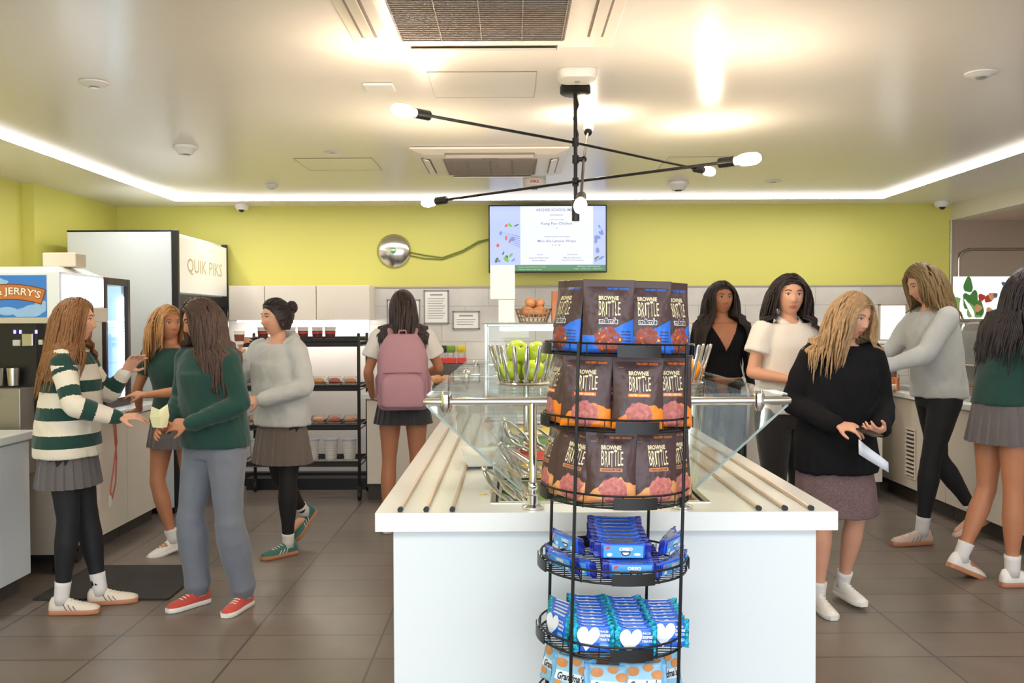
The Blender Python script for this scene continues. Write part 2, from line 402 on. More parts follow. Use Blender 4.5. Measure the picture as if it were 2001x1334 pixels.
for s_, cx_, cz_, w_, h_ in (('ARCHER SCHOOL MENU', 1088, 411, .36, .024), ('WEDNESDAY', 1088, 421, .12, .012), ('LUNCH ENTREE', 1088, 430, .13, .009), ('Kung Pao Chicken', 1088, 438, .27, .027), ('v', 1088, 447, .01, .012),
                             ('VEGETARIAN ENTREE', 1088, 463, .22, .01), ('Moo Shu Lettuce Wraps', 1088, 472, .33, .027), ('v', 1080, 479.5, .012, .014), ('gf', 1086, 479.5, .014, .014), ('df', 1093, 479.5, .014, .014),
                             ('SIDES', 1055, 498, .05, .009), ('Steamed White Rice', 1053, 504, .17, .013), ('Green Beans', 1053, 509, .12, .012), ('SALAD BAR', 1118, 498, .09, .009), ('Mixed Greens', 1118, 504, .15, .013), ('House Dressing', 1118, 509, .19, .012)):
    put_text(sc, s_, w_, h_, fn, .012, cx=sx(cx_), cz=sz(cz_))
sc.mi = 7
for s_, cx_, cz_, w_, h_ in (('Students and faculty lunch served daily', 1040, 522, .24, .012), ('Please clear your tray', 1036, 527, .2, .01), ('Allergy information', 1150, 521, .2, .01), ('Vegan    Gluten free    Dairy free', 1148, 526, .24, .011)):
    put_text(sc, s_, w_, h_, fn, .02, cx=sx(cx_), cz=sz(cz_))
rnd = random.Random(3)
for k in range(26):
    side = k % 3 != 0
    px = rnd.uniform(960, 1010) if side else rnd.uniform(1163, 1180); py = rnd.uniform(408, 512)
    sc.mi = rnd.choice([4, 4, 5, 6, 8, 8]) if side else rnd.choice([8, 8, 8, 6]); r = rnd.uniform(.01, .03)
    a0 = rnd.uniform(0, PI); el = rnd.uniform(.25, .9)
    pts = [(r*math.cos(t)*el, r*math.sin(t)) for t in [2*PI*i/14 for i in range(14)]]
    sc.add([(min(hw, max(-hw, sx(px)+x*math.cos(a0)-z*math.sin(a0))), -.0026-.00002*k, sz(py)+x*math.sin(a0)+z*math.cos(a0)) for x, z in pts], [tuple(range(14))])
for k in range(6):
    sc.mi = 8; px = 990+k*3; sc.add([(sx(px-18), -.0031, sz(452+k*4)), (sx(1016), -.0031, sz(462+k*4)), (sx(1016), -.0031, sz(463.5+k*4))], [(0, 1, 2)])
sc.build('screen', [E_w, E_b, E_g, E_t, E_lg, E_or, E_d, E_lt, E_st], tv)
# dome on wall + cable
wd = thing('wall_dome', 'round brushed silver dome on the green wall left of the television', 'wall dome', (X(771, YB), YB-.001, Z(490, YB)))
MB().lathe([(.1, 0), (.15, 0), (.152, -.012), (.13, -.03), (.08, -.052), (.03, -.062), (.003, -.063)], ax='y', n=48).build('dome', mat('brushed_dome', S(205, 203, 198), .22, metal=1, bump=.02), wd, smooth=True)
MB().lathe([(.02, -.060), (.026, -.066), (.02, -.074), (.003, -.076)], ax='y').build('centre_cap', mat('cap_green_tint', S(150, 205, 160), .2, metal=.8, var=.02), wd, smooth=True)
c = MB()
for k, (s0, s1) in enumerate(((0, 0), (.03, .015))):
    c.tube([(X(800, YB), YB-.012, Z(492, YB)-s0), (X(830, YB), YB-.012, Z(498, YB)-s0), (X(865, YB), YB-.012, Z(503, YB)-s1), (X(905, YB), YB-.012, Z(489, YB)-s1), (X(935, YB), YB-.012, Z(472, YB)-s1), (X(962, YB), YB-.02, Z(466, YB))], .006, 6)
tag(c.build('power_cable', mat('painted_cable', S(120, 130, 50), .5, var=.05), smooth=True), 'twin green painted cable looping along the wall to the television', 'cable')

# ------------------------------------------------------------------ back wall: cabinets, papers, white panel
UY = 7.96
uz0, uz1 = Z(624, UY), ZT
for k, (a, b_) in enumerate(((447, 517), (517, 618), (618, 722))):
    x0, x1 = X(a, UY)+.001, X(b_, UY)-.001
    t = thing('wall_cabinet', ('cream wall cabinet beside the tall cooler', 'cream wall cabinet in the middle of the row of three', 'cream wall cabinet at the end of the row, nearest the posted papers')[k], 'cabinet', ((x0+x1)/2, UY, uz0), 0, 'upper cabinets over the bread rack')
    bxmb(x0-(x0+x1)/2, x1-(x0+x1)/2, .02, YB-UY-.002, 0, uz1-uz0).build('body', M_cream, t, .001)
    bxmb(x0-(x0+x1)/2+.002, x1-(x0+x1)/2-.002, 0, .019, .002, uz1-uz0-.002).build('door', M_cream, t, .002)
l = bxmb(X(455, UY), X(715, UY), UY+.12, UY+.15, uz0-.014, uz0-.001).build('under_cabinet_light', mat('undercab_led', (1, 1, 1), .5, emit=22, ecol=(1, .95, .88)), None, .002)
tag(l, 'glowing light strip under the wall cabinets over the black rack', 'light')
# splash panel behind rack, and plinth
struct('wall_back_panel', bxmb(X(447, YB), X(722, YB), YB-.012, YB, .1, uz0), mat('panel_white', S(222, 216, 210), .4, var=.01))
struct('baseboard_rack', bxmb(X(447, 8.2), X(722, 8.2), YB-.09, YB-.013, 0, .12), M_black)
M_line = mat('print_grey', S(150, 146, 142), .6, var=.02)
def sheet(px0, px1, py0, py1, label, rows):
    x0, x1, z0, z1 = X(px0, YB), X(px1, YB), Z(py1, YB), Z(py0, YB)
    t = thing('posted_notice', label, 'notice', ((x0+x1)/2, YB-.001, z0), 0, 'papers on the tiled wall')
    W, H_ = (x1-x0)/2, z1-z0; f = MB()
    for a in ((-W, W, 0, .012), (-W, W, H_-.012, H_), (-W, -W+.012, 0, H_), (W-.012, W, 0, H_)): f.box(a[0], a[1], -.012, 0, a[2], a[3])
    f.build('frame', mat('frame_grey', S(140, 136, 134), .4, var=.03), t, .001)
    bxmb(-W+.012, W-.012, -.006, 0, .012, H_-.012).build('sheet', M_paper, t)
    r = MB()
    r.box(-W*.5, W*.5, -.0072, -.006, H_-.05, H_-.036)
    for i in range(rows): r.box(-W*.7, W*(.7-.3*((i*7) % 3)/3), -.0072, -.006, H_-.08-i*.022, H_-.074-i*.022)
    r.build('printed_lines', M_line, t)
sheet(828, 877, 566, 632, 'tall framed paper notice with many printed lines on the tiles', 9)
sheet(884, 937, 607, 643, 'low wide framed notice on the tiles near the display case', 3)
sheet(756, 821, 584, 645, 'framed notice on the tiles behind the pink backpack student', 6)
# framed white wall panel right, with emission added to its face
wy = YB
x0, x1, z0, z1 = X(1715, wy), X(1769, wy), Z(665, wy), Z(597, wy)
w1 = empty('wall_panel', ((x0+x1)/2, wy, z0)); w1['kind'] = 'structure'
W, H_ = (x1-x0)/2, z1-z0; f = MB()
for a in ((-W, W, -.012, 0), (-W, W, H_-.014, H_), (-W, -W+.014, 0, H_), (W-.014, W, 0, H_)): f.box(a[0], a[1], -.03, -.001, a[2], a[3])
f.build('panel_frame', mat('panel_frame_beige', S(190, 172, 150), .4, var=.02), w1, .002)
bxmb(-W+.014, W-.014, -.012, -.001, 0, H_-.014).build('panel_face', mat('emissive_face', S(245, 250, 250), .2, emit=1.0, ecol=(.93, 1, 1)), w1)
bxmb(-W-.04, W+.04, -.09, -.001, -.04, -.014).build('panel_ledge', M_stone, w1, .004)

# ------------------------------------------------------------------ counters
CT = .88
def vent(parent):
    v = MB(); v.box(-.004, 0, -.075, .075, 0, .36)
    v.build('vent_frame', M_cream, parent)
BCY = 7.46
def cabinet(name, label, x0, x1, y0, y1, z1, m, group, face, doors=1, toe=.1, handle=False):
    """floor cabinet; face is '+x','-x','-y'"""
    cx_, cy_ = (x0+x1)/2, (y0+y1)/2
    t = thing(name, label, 'cabinet', (cx_, cy_, 0), 0, group)
    a, b_, c, d = x0-cx_, x1-cx_, y0-cy_, y1-cy_
    k = .06
    tb = {'+x': (a, b_-k, c+.002, d-.002), '-x': (a+k, b_, c+.002, d-.002), '-y': (a+.002, b_-.002, c+k, d)}[face]
    bxmb(*tb, 0, toe).build('toe_kick', M_toe, t)
    bd = {'+x': (a, b_-.02, c, d), '-x': (a+.02, b_, c, d), '-y': (a, b_, c+.02, d)}[face]
    bxmb(*bd, toe, z1).build('body', m, t, .001)
    for i in range(doors):
        u0, u1 = i/doors, (i+1)/doors
        if face[1] == 'x':
            yy0, yy1 = c+(d-c)*u0+.002, c+(d-c)*u1-.002
            xx = (b_-.019, b_) if face == '+x' else (a, a+.019)
            bxmb(*xx, yy0, yy1, toe, z1-.012).build('door', m, t, .002)
        else:
            bxmb(a+(b_-a)*u0+.002, a+(b_-a)*u1-.002, c, c+.019, toe, z1-.012).build('door', m, t, .002)
    return t
def worktop(label, x0, x1, y0, y1, z0=CT-.045, z1=CT, m=None):
    return tag(bxmb(x0, x1, y0, y1, z0, z1).build('worktop', m or M_stone, None, .006), label, 'worktop')
# near left cabinet
LX = -2.63
cabinet('floor_cabinet', 'white floor cabinet at the left edge of the photo, nearest', XL2+.002, LX, 3.3, 5.0, CT-.046, M_white, 'left wall cabinets', '+x', 3)
worktop('white worktop on the nearest left cabinet', XL2+.002, LX+.03, 3.28, 5.02)
cabinet('floor_cabinet', 'cream floor cabinet under the lit cooler, nearer half', XL2+.002, LX, 5.71, 6.27, CT-.046, M_cream, 'left wall cabinets', '+x')
cabinet('floor_cabinet', 'cream floor cabinet against the tall white cooler', XL2+.002, LX, 6.272, 6.84, CT-.046, M_cream, 'left wall cabinets', '+x')
worktop('white worktop under the lit glass door cooler', XL2+.002, LX+.03, 5.70, 6.845)
# back counter, left end at px 705
BX0 = X(706, BCY)
names = ['cream back cabinet behind the pink backpack student', 'cream back cabinet hidden mostly by the island display case', 'cream back cabinet behind the snack rack', 'cream back cabinet left of the dark open cooler']
xs = [BX0+.03, -.55, .15, .85, 1.54]
for i in range(4): cabinet('back_cabinet', names[i], xs[i]+.001, xs[i+1]-.001, BCY+.03, YB-.022, CT-.046, M_cream, 'back wall cabinets', '-y', 1, .14)
worktop('white worktop along the tiled back wall', BX0, 3.0, BCY, YB-.002)
# dark open cooler and cabinets right of it (seen through the sneeze guard)
def shelfcooler():
    t = thing('open_cooler', 'dark low open cooler stocked with green snack bags behind the island', 'cooler', (1.73, BCY+.05, 0))
    b = MB(); b.box(-.17, .17, .3, .7, .02, CT-.047); b.box(-.17, -.15, 0, .3, .02, CT-.047); b.box(.15, .17, 0, .3, .02, CT-.047); b.box(-.15, .15, 0, .3, .02, .1); b.box(-.15, .15, .02, .3, CT-.08, CT-.047)
    b.build('body', M_black, t, .003)
    for z in (.32, .56): bxmb(-.149, .149, .03, .3, z, z+.012).build('shelf', M_blackm, t)
    return t
shelfcooler()
cabinet('back_cabinet', 'cream back cabinet seen behind the woman in the white shirt', 1.91, 3.02, BCY+.03, YB-.022, CT-.046, M_cream, 'back wall cabinets', '-y', 2, .14)
# right counter
RX = 3.17
nm = ['cream serving cabinet at the far end with the louvred vent', 'cream serving cabinet behind the grey hoodie student', 'cream serving cabinet behind the green shirt student', 'cream serving cabinet nearest on the serving counter']
ys = [8.2, 6.72, 5.86, 4.9, 3.6]
rc = []
for i in range(4): rc.append(cabinet('serving_cabinet', nm[i], RX, 4.2, ys[i+1]+.002, ys[i]-.002 if i else 7.9, CT-.046, M_cream, 'right serving cabinets', '-x', 1 if i else 2, .12))
worktop('white worktop of the serving counter along the right', RX-.04, 4.25, 3.6, 8.26)
vt = empty('vent', (RX-4.2+ (4.2-RX)/2, 0, 0)); vt.parent = rc[0]; vt.location = (-(4.2-RX)/2-.001, 7.3-(6.722+7.9)/2, .2)
f = MB()
for a in ((-.09, -.075, 0, .40), (.075, .09, 0, .40), (-.075, .075, 0, .015), (-.075, .075, .385, .40)): f.box(-.012, .0, a[0], a[1], a[2], a[3])
f.build('vent_frame', M_cream, vt, .002)
for i in range(11):
    s_ = MB(); s_.T = Matrix.Translation((-.008, 0, .035+i*.0335)) @ Matrix.Rotation(-.6, 4, 'Y'); s_.box(-.014, .006, -.075, .075, -.002, .002); s_.build('louvre', M_cream, vt)
bxmb(-.0015, -.0002, -.075, .075, .015, .385).build('vent_backing', M_toe, vt)
# steel tray rail on the serving counter
tr = thing('tray_rail', 'steel double tray rail along the edge of the serving counter', 'rail', (RX+.06, 5.9, CT))
for k in range(3):
    MB().tube([(k*.05, -2.2, .012), (k*.05, 2.1, .012)], .009, 10).build('rail', M_steel, tr, smooth='auto')

# ------------------------------------------------------------------ island
IX0, IX1, IY0, IY1 = -.418, .988, 2.785, 5.83
isl = thing('salad_bar_island', 'white salad bar island with steel tray rails in the centre', 'island', ((IX0+IX1)/2, IY0, 0))
IC = (IX0+IX1)/2
def ib(x0, x1, y0, y1, z0, z1): return bxmb(x0-IC, x1-IC, y0-IY0, y1-IY0, z0, z1)
bxz = ib(-.368, .934, IY0+.035, IY1-.04, .1, CT-.058); bxz.build('body', M_white, isl, .003)
ib(-.33, .9, IY0+.09, IY1-.08, 0, .1).build('toe_kick', M_toe, isl)
WX0, WX1, WY0, WY1 = -.06, .62, 2.93, 5.2
top = MB()
for a in ((IX0, IX1, IY0, WY0), (IX0, IX1, WY1, IY1), (IX0, WX0, WY0, WY1), (WX1, IX1, WY0, WY1)): top.box(a[0]-IC, a[1]-IC, a[2]-IY0, a[3]-IY0, CT-.057, CT)
bm_ = top.mesh('worktop', M_stone)
o = link('worktop', bm_, isl)
fr = MB()
for a in ((WX0-.012, WX1+.012, WY0-.012, WY0+.006), (WX0-.012, WX1+.012, WY1-.006, WY1+.012), (WX0-.012, WX0+.006, WY0, WY1), (WX1-.006, WX1+.012, WY0, WY1)): fr.box(a[0]-IC, a[1]-IC, a[2]-IY0, a[3]-IY0, CT-.02, CT+.004)
fr.build('well_rim', M_steel, isl, .002)
wl = MB(); wl.box(WX0-IC, WX1-IC, WY0-IY0, WY1-IY0, CT-.0565, CT-.05); wl.build('well_floor', M_steel, isl)
for x_ in (-.343, -.264, -.184, .752, .832, .912):
    r = MB(); xx = x_-IC
    r.tube([(xx, .02, .006+CT), (xx, IY1-IY0-.03, .006+CT)], .0068, 10); r.build('tray_rail', mat('rail_steel', S(216, 200, 184), .45, metal=.75, var=.02), isl, smooth='auto')
    e_ = MB(); e_.tube([(xx, .012, .0072+CT), (xx, .026, .0072+CT)], .0088, 10, cap=False); e_.build('rail_end', M_black, isl)
# electric boxes on sides of the island
for s_, (xx, zz, hh) in enumerate(((-.368-.018, Z(1150, 3.0), .05), (-.368-.02, Z(1190, 3.0), .05), (.934, Z(1180, 3.0), .05))):
    b = MB(); b.box(xx-IC, xx+.02-IC, .2, .27, zz-hh/2, zz+hh/2); b.build('outlet_box', M_plastic_w, isl, .006)

# sneeze guard
GX0, GX1, GZ = -.265, .853, 1.212
GC = (GX0+GX1)/2
sg = thing('sneeze_guard', 'glass sneeze guard on steel posts over the salad bar', 'sneeze guard', (GC, 2.85, CT+.001))
def gl(x, y, z): return (x-GC, y-2.85, z-CT-.001)
GY1 = 5.25
for yy in (2.85, 4.14, 5.2):
    MB().tube([gl(GX0, yy, GZ), gl(GX1, yy, GZ)], .0135, 14).build('cross_tube', M_chrome, sg, smooth='auto')
    for xx in (.063, .525):
        if yy == 5.2: continue
        p = MB(); p.tube([gl(xx, yy, CT+.001), gl(xx, yy, GZ)], .0125, 14, cap=False); p.build('post', M_chrome, sg, smooth='auto')
        p = MB(); p.lathe([(.001, 0), (.035, 0), (.035, .006), (.018, .012), (.018, .04), (.0127, .045)], gl(xx, yy, CT+.001)); p.ball(gl(xx, yy, CT+.07), .018); p.build('post_base', M_chrome, sg, smooth='auto')
    for xx in (GX0+.06, GX1-.09):
        b = MB(); b.tube([gl(xx, yy, GZ-.016), gl(xx, yy, GZ+.018)], .019, 14); b.build('clamp', M_chrome, sg, smooth='auto')
g = MB(); g.box(GX0-GC, GX1-GC, 0, GY1-2.85, GZ-CT+.016, GZ-CT+.022); g.build('top_glass', M_glass, sg)
def slab(p0, p1, y0, y1, t):
    (xa, za), (xb, zb_) = p0, p1; d = Vector((xb-xa, 0, zb_-za)).normalized(); n = Vector((-d.z, 0, d.x))*t/2
    rr = []
    for yy in (y0, y1): rr.append([Vector(gl(xa, yy, za))+n, Vector(gl(xb, yy, zb_))+n, Vector(gl(xb, yy, zb_))-n, Vector(gl(xa, yy, za))-n])
    return MB().loft(rr)
for (a, b_) in (((GX1, GZ-.012), (.56, .935)), ((GX0, GZ-.012), (.028, .935))):
    o = slab(a, b_, 2.85, GY1, .006).build('side_glass', M_glass, sg)
    slab(a, b_, 2.845, 2.85, .0065).build('polished_edge', mat('polished_glass_edge', S(178, 196, 192), .08, trans=.5), sg)
    # rainbow glint strip on the bevel is refraction in the photograph; left to the renderer

# pans in the well with food, tongs
M_pan = mat('food_pan_steel', S(200, 198, 192), .22, metal=1, bump=.02)
foods = [('greens', S(96, 140, 52)), ('carrots', S(222, 120, 40)), ('corn', S(236, 200, 60)), ('beans', S(110, 62, 40)), ('tomatoes', S(190, 50, 36)), ('cheese', S(240, 220, 150))]
k = 0
for r_ in range(5):
    for c_ in range(2):
        x0 = WX0+.012+c_*.333; y0 = WY0+.02+r_*.45; name, col = foods[k % 6]; k += 1
        pos = ('front left', 'front right', 'second row left', 'second row right', 'third row left', 'third row right', 'fourth row left', 'fourth row right', 'back left', 'back right')[r_*2+c_]
        t = thing('food_pan', f'steel salad bar pan of {name} at the {pos} of the well', 'food pan', (x0+.16, y0+.2, CT-.05), 0, 'pans in the salad bar well')
        m = MB()
        for a in ((-.158, .158, -.2, -.19), (-.158, .158, .19, .2), (-.158, -.148, -.19, .19), (.148, .158, -.19, .19)): m.box(*a, 0, .052)
        m.box(-.158, .158, -.2, .2, 0, .004); m.build('pan', M_pan, t, .002)
        h = MB(); rnd = random.Random(k)
        n = 14; vs = []
        for i in range(n+1):
            for j in range(n+1):
                vs.append((-.147+.294*i/n, -.189+.378*j/n, .03+.012*rnd.random()))
        h.add(vs, [(i*(n+1)+j, (i+1)*(n+1)+j, (i+1)*(n+1)+j+1, i*(n+1)+j+1) for i in range(n) for j in range(n)])
        o = h.build('food', mat('food_'+name, col, .5, bump=.5, bscale=60, var=.4, vscale=60), t, smooth=True)
def tongs(p, q, label, w_=.03):
    p, q = Vector(p), Vector(q); t = thing('tongs', label, 'tongs', p, 0, 'serving tongs in the salad bar')
    d = (q-p); L_ = d.length; d = d.normalized(); side = d.cross(Vector((0, 0, 1))).normalized(); u = side.cross(d)
    for s_ in (-1, 1):
        pts = [d*(L_*i/8)+side*s_*(.003+w_*math.sin(PI*min(1, i/6)*.5)*(1 if i < 7 else .6)) for i in range(9)]
        rr = [.006, .009, .010, .010, .010, .009, .011, .016, .012]
        MB().tube(pts, rr, 8, flat=.3, up=u).build('arm', M_chrome, t, smooth='auto')
    MB().ball(Vector((0, 0, 0)), .012).build('hinge', M_chrome, t, smooth=True)
lt = ['front pair of silver tongs, tips in the first pan', 'second silver tongs lying parallel to the front pair', 'silver tongs standing tilted by the steel post', 'silver tongs in the middle, behind the steel post', 'silver tongs farthest back by the display case', 'silver tongs leaning over the third pan', 'silver tongs across the well beside the snack rack']
tg = [((945, 917, 3.25), (1010, 985, 3.0)), ((965, 905, 3.3), (1022, 975, 3.05)), ((975, 868, 3.5), (1035, 930, 3.2)), ((990, 875, 3.6), (1045, 925, 3.3)), ((985, 820, 3.9), (1020, 868, 3.6)), ((993, 845, 3.8), (1040, 880, 3.5)), ((1045, 835, 3.8), (1075, 880, 3.5))]
for i, (a, b_) in enumerate(tg):
    tongs((X(a[0], a[2]), a[2], Z(a[1], a[2])), (X(b_[0], b_[2]), b_[2], max(CT-.01, Z(b_[1], b_[2]))), lt[i])
# white tray leaning on the well
t = thing('paper_tray', 'white paper tray resting on the left rim of the salad bar well', 'tray', (X(948, 3.75), 3.7, CT+.012), .1)
m = MB(); w_, l_ = .1, .13
m.loft([[(-w_*.75, -l_*.75, 0), (w_*.75, -l_*.75, 0), (w_*.75, l_*.75, 0), (-w_*.75, l_*.75, 0)], [(-w_, -l_, .05), (w_, -l_, .05), (w_, l_, .05), (-w_, l_, .05)], [(-w_*.96, -l_*.96, .05), (w_*.96, -l_*.96, .05), (w_*.96, l_*.96, .05), (-w_*.96, l_*.96, .05)], [(-w_*.72, -l_*.72, .004), (w_*.72, -l_*.72, .004), (w_*.72, l_*.72, .004), (-w_*.72, l_*.72, .004)]])
m.build('tray_shell', M_paper, t)
# yellow crumbs on the worktop
for i, (px, py) in enumerate(((940, 968), (962, 963), (984, 960))):
    Y = (H0-CT)*F/(py-VY); m = MB(); rnd = random.Random(i+4)
    for q in range(5): m.ball((rnd.uniform(-.01, .01), rnd.uniform(-.008, .008), .003), rnd.uniform(.003, .007), None, .003, 8)
    o = m.build('corn_spill', mat('yellow_corn', S(240, 205, 80), .5, var=.1), smooth=True); o.location = (X(px, Y), Y, CT+.001 if px < 965 else CT+.005)
    tag(o, ('spilled yellow corn, leftmost crumbs by the well corner', 'spilled yellow corn, middle crumbs by the well corner', 'spilled yellow corn on the well rim nearest the post')[i], 'food', 'corn crumbs by the well')

# apple bowls on the glass
M_apple = mat('green_apple', S(176, 200, 50), .25, var=.25, vscale=12, coat=.4)
GT = GZ+.0225+.0
def bowl(px, Y, label):
    t = thing('slatted_fruit_bowl', label, 'bowl', (X(px, Y), Y, GT+.001), 0, 'slatted fruit bowls')
    MB().lathe([(.004, 0), (.085, 0), (.095, .004), (.09, .009), (.004, .009)], n=32).build('base_plate', M_steel, t, smooth='auto')
    for i in range(16):
        a = 2*PI*i/16+.1; c_, s_ = math.cos(a), math.sin(a)
        MB().tube([(.082*c_, .082*s_, .006), (.1*c_, .1*s_, .06), (.122*c_, .122*s_, .135)], .0085, 8, flat=.35, up=(c_, s_, 0)).build('slat', M_chrome, t, smooth='auto')
    return t
def apple(x, y, z, r, label, tilt=0):
    o = empty('green_apple', (x, y, z)); tag(o, label, 'apple', 'green apples in the bowls'); o.rotation_euler = (tilt, tilt*.5, 0)
    pr = []
    for i in range(17):
        a = -PI/2+PI*i/16; rr = math.cos(a); zz = math.sin(a)*.92
        if a > 1.0: zz -= .22*((a-1.0)/.57)**2
        if a < -1.0: zz += .12*((-a-1.0)/.57)**2
        pr.append((max(rr*(1+.05*math.sin(a)), .03)*r, zz*r))
    MB().lathe(pr, n=24).build('flesh', M_apple, o, smooth=True)
    MB().tube([(0, 0, r*.62), (.002, 0, r*.85), (.006, 0, r*1.02)], .0016, 6).build('stem', mat('apple_stem', S(80, 56, 30), .6, var=.1), o, smooth=True)
bowl(1022, 3.3, 'slatted steel bowl of green apples left of the snack rack')
bowl(1322, 3.3, 'slatted steel bowl mostly hidden behind the right of the snack rack')
bx_ = X(1022, 3.3)
for i, (dx, dy, dz) in enumerate(((-.048, -.02, .052), (.035, -.045, .052), (.0, .048, .052), (-.02, -.005, .118), (.052, .02, .112))):
    apple(bx_+dx, 3.3+dy, GT+dz, .042, ('green apple low on the left of the left bowl', 'green apple low at the front of the left bowl', 'green apple at the back of the left bowl', 'green apple topmost in the left bowl', 'green apple high on the right in the left bowl')[i], .3*i)
bx_ = X(1322, 3.3)
M_orange = mat('orange_peel', S(240, 150, 40), .4, bump=.2, bscale=200, var=.1)
for i, (dx, dy) in enumerate(((-.045, -.03), (.048, -.02), (0, .05))):
    o = MB().ball((0, 0, 0), .04, n=24).build('orange', M_orange, smooth=True); o.location = (bx_+dx, 3.3+dy, GT+.051)
    tag(o, ('orange on the left in the bowl behind the snack rack', 'orange on the right in the bowl behind the snack rack', 'orange at the back of the bowl behind the snack rack')[i], 'orange', 'oranges in the right bowl')

# glass display case at far end of the island
DX0, DX1, DY0, DY1, DZ = X(946, 5.38), X(946, 5.38)+.9, 5.36, 5.78, 1.45
DC = (DX0+DX1)/2
dc = thing('display_case', 'glass display case with a lit bar inside, behind the apple bowl', 'display case', (DC, DY0, CT+.001))
hx = (DX1-DX0)/2; dh = DZ-CT
f = MB()
for xx in (-hx, hx-.018):
    for yy in (0, DY1-DY0-.018): f.box(xx, xx+.018, yy, yy+.018, 0, dh)
for yy in (0, DY1-DY0-.018): f.box(-hx+.018, hx-.018, yy, yy+.018, dh-.02, dh-.006); f.box(-hx+.018, hx-.018, yy, yy+.018, 0, .02)
f.build('frame', M_steel, dc, .002)
bxmb(-hx-.01, hx+.01, -.01, DY1-DY0+.01, dh-.005, dh+.001).build('top_glass', M_glass, dc)
bxmb(-hx-.01, hx+.01, -.0135, -.0105, dh-.006, dh+.002).build('top_edge', M_gedge, dc)
bxmb(-hx+.018, hx-.018, .004, .009, .02, dh-.02).build('front_glass', M_glass, dc)
bxmb(-hx+.018, hx-.018, .19, .41, .20, .206).build('shelf', M_glass, dc)
bxmb(-hx+.09, hx-.09, .05, .07, dh-.045, dh-.022).build('light_bar', mat('case_light', (1, 1, 1), .5, emit=5, ecol=(.9, .97, 1)), dc)
bxmb(-hx+.1, -hx+.26, .03, .035, dh-.085, dh-.05).build('price_tag', M_plastic_w, dc, .001)
M_pastry = mat('pastry_brown', S(190, 130, 70), .6, bump=.4, bscale=50, var=.2)
for i in range(5):
    o = MB().ball((0, 0, .03), .045, .04, .03, 14).build('muffin', M_pastry, smooth=True); o.location = (DC-.33+i*.16, DY0+.3, CT+.208)
    tag(o, f'{("first","second","third","fourth","fifth")[i]} muffin from the steel corner on the glass case shelf', 'muffin', 'muffins in the display case')
# cards
for (a, b_, c_, d, lab) in ((958, 1006, 518, 584, 'tall blank white card standing above the display case, upper card'), (974, 1005, 586, 629, 'smaller white card below the tall card on the display case')):
    Y = 5.45 if a == 958 else 5.43
    t = thing('sign_card', lab, 'card', ((X(a, Y)+X(b_, Y))/2, Y, DZ+.003)); hw_ = (X(b_, Y)-X(a, Y))/2
    z0 = Z(d, Y)-DZ-.003
    bxmb(-hw_, hw_, 0, .006, max(z0, .002), Z(c_, Y)-DZ-.003).build('card', M_paper, t, .001)
    if a == 958: bxmb(-.004, .004, .007, .013, 0, z0+.1).build('stem', M_steel, t)
    m = MB(); m.box(-hw_, hw_, -.01, .02, 0, .002); m.build('foot', M_glass if a == 958 else M_plastic_w, t)
# bread basket on top
BXc = X(1042, 5.6)
t = thing('wire_basket', 'woven bread basket standing on top of the glass display case', 'basket', (BXc, 5.6, DZ+.003))
m = MB()
for zz, r in ((.005, .085), (.03, .092), (.055, .1), (.08, .108)): m.ring((0, 0, zz), r, .004, 28, 6)
for i in range(20):
    a = 2*PI*i/20; m.tube([(.08*math.cos(a), .08*math.sin(a), .003), (.108*math.cos(a), .108*math.sin(a), .082)], .0035, 6)
m.lathe([(.002, 0), (.085, 0), (.085, .004), (.002, .004)])
m.build('weave', mat('wicker', S(150, 110, 80), .6, bump=.3, var=.15), t, smooth='auto')
M_wrap = mat('wrapped_bread', S(200, 140, 95), .35, bump=.4, bscale=30, var=.35, vscale=30)
for i, (dx, dy, dz, r) in enumerate(((-.04, -.03, .07, .045), (.04, -.03, .07, .045), (0, .04, .07, .045), (-.02, -.02, .125, .04), (.035, .01, .12, .038))):
    m = MB(); m.ball((0, 0, 0), r, r*.85, r*.75, 14); o = m.build('bread_roll', M_wrap, smooth=True); o.location = (BXc+dx, 5.6+dy, DZ+dz); o.rotation_euler = (.2*i, .1, .6*i)
    tag(o, ('wrapped bread roll at the front left of the basket', 'wrapped bread roll at the front right of the basket', 'wrapped bread roll at the back of the basket', 'wrapped bread roll on top of the basket pile', 'wrapped bread roll high on the right of the basket pile')[i], 'bread', 'bread rolls in the basket')
o = MB().loft([[(-.07, -.05, 0), (.07, -.05, 0), (.07, .05, 0), (-.07, .05, 0)], [(-.072, -.052, .12), (.072, -.048, .12), (.07, .05, .12), (-.07, .054, .12)], [(-.066, -.02, .19), (.07, -.015, .185), (.068, .02, .185), (-.07, .015, .19)]]).build('paper_bag', mat('kraft_paper', S(160, 104, 72), .7, bump=.4, bscale=12, var=.1), None, .003)
o.location = (X(1100, 5.6), 5.58, DZ+.003); tag(o, 'brown paper bag beside the bread basket on the display case', 'bag')

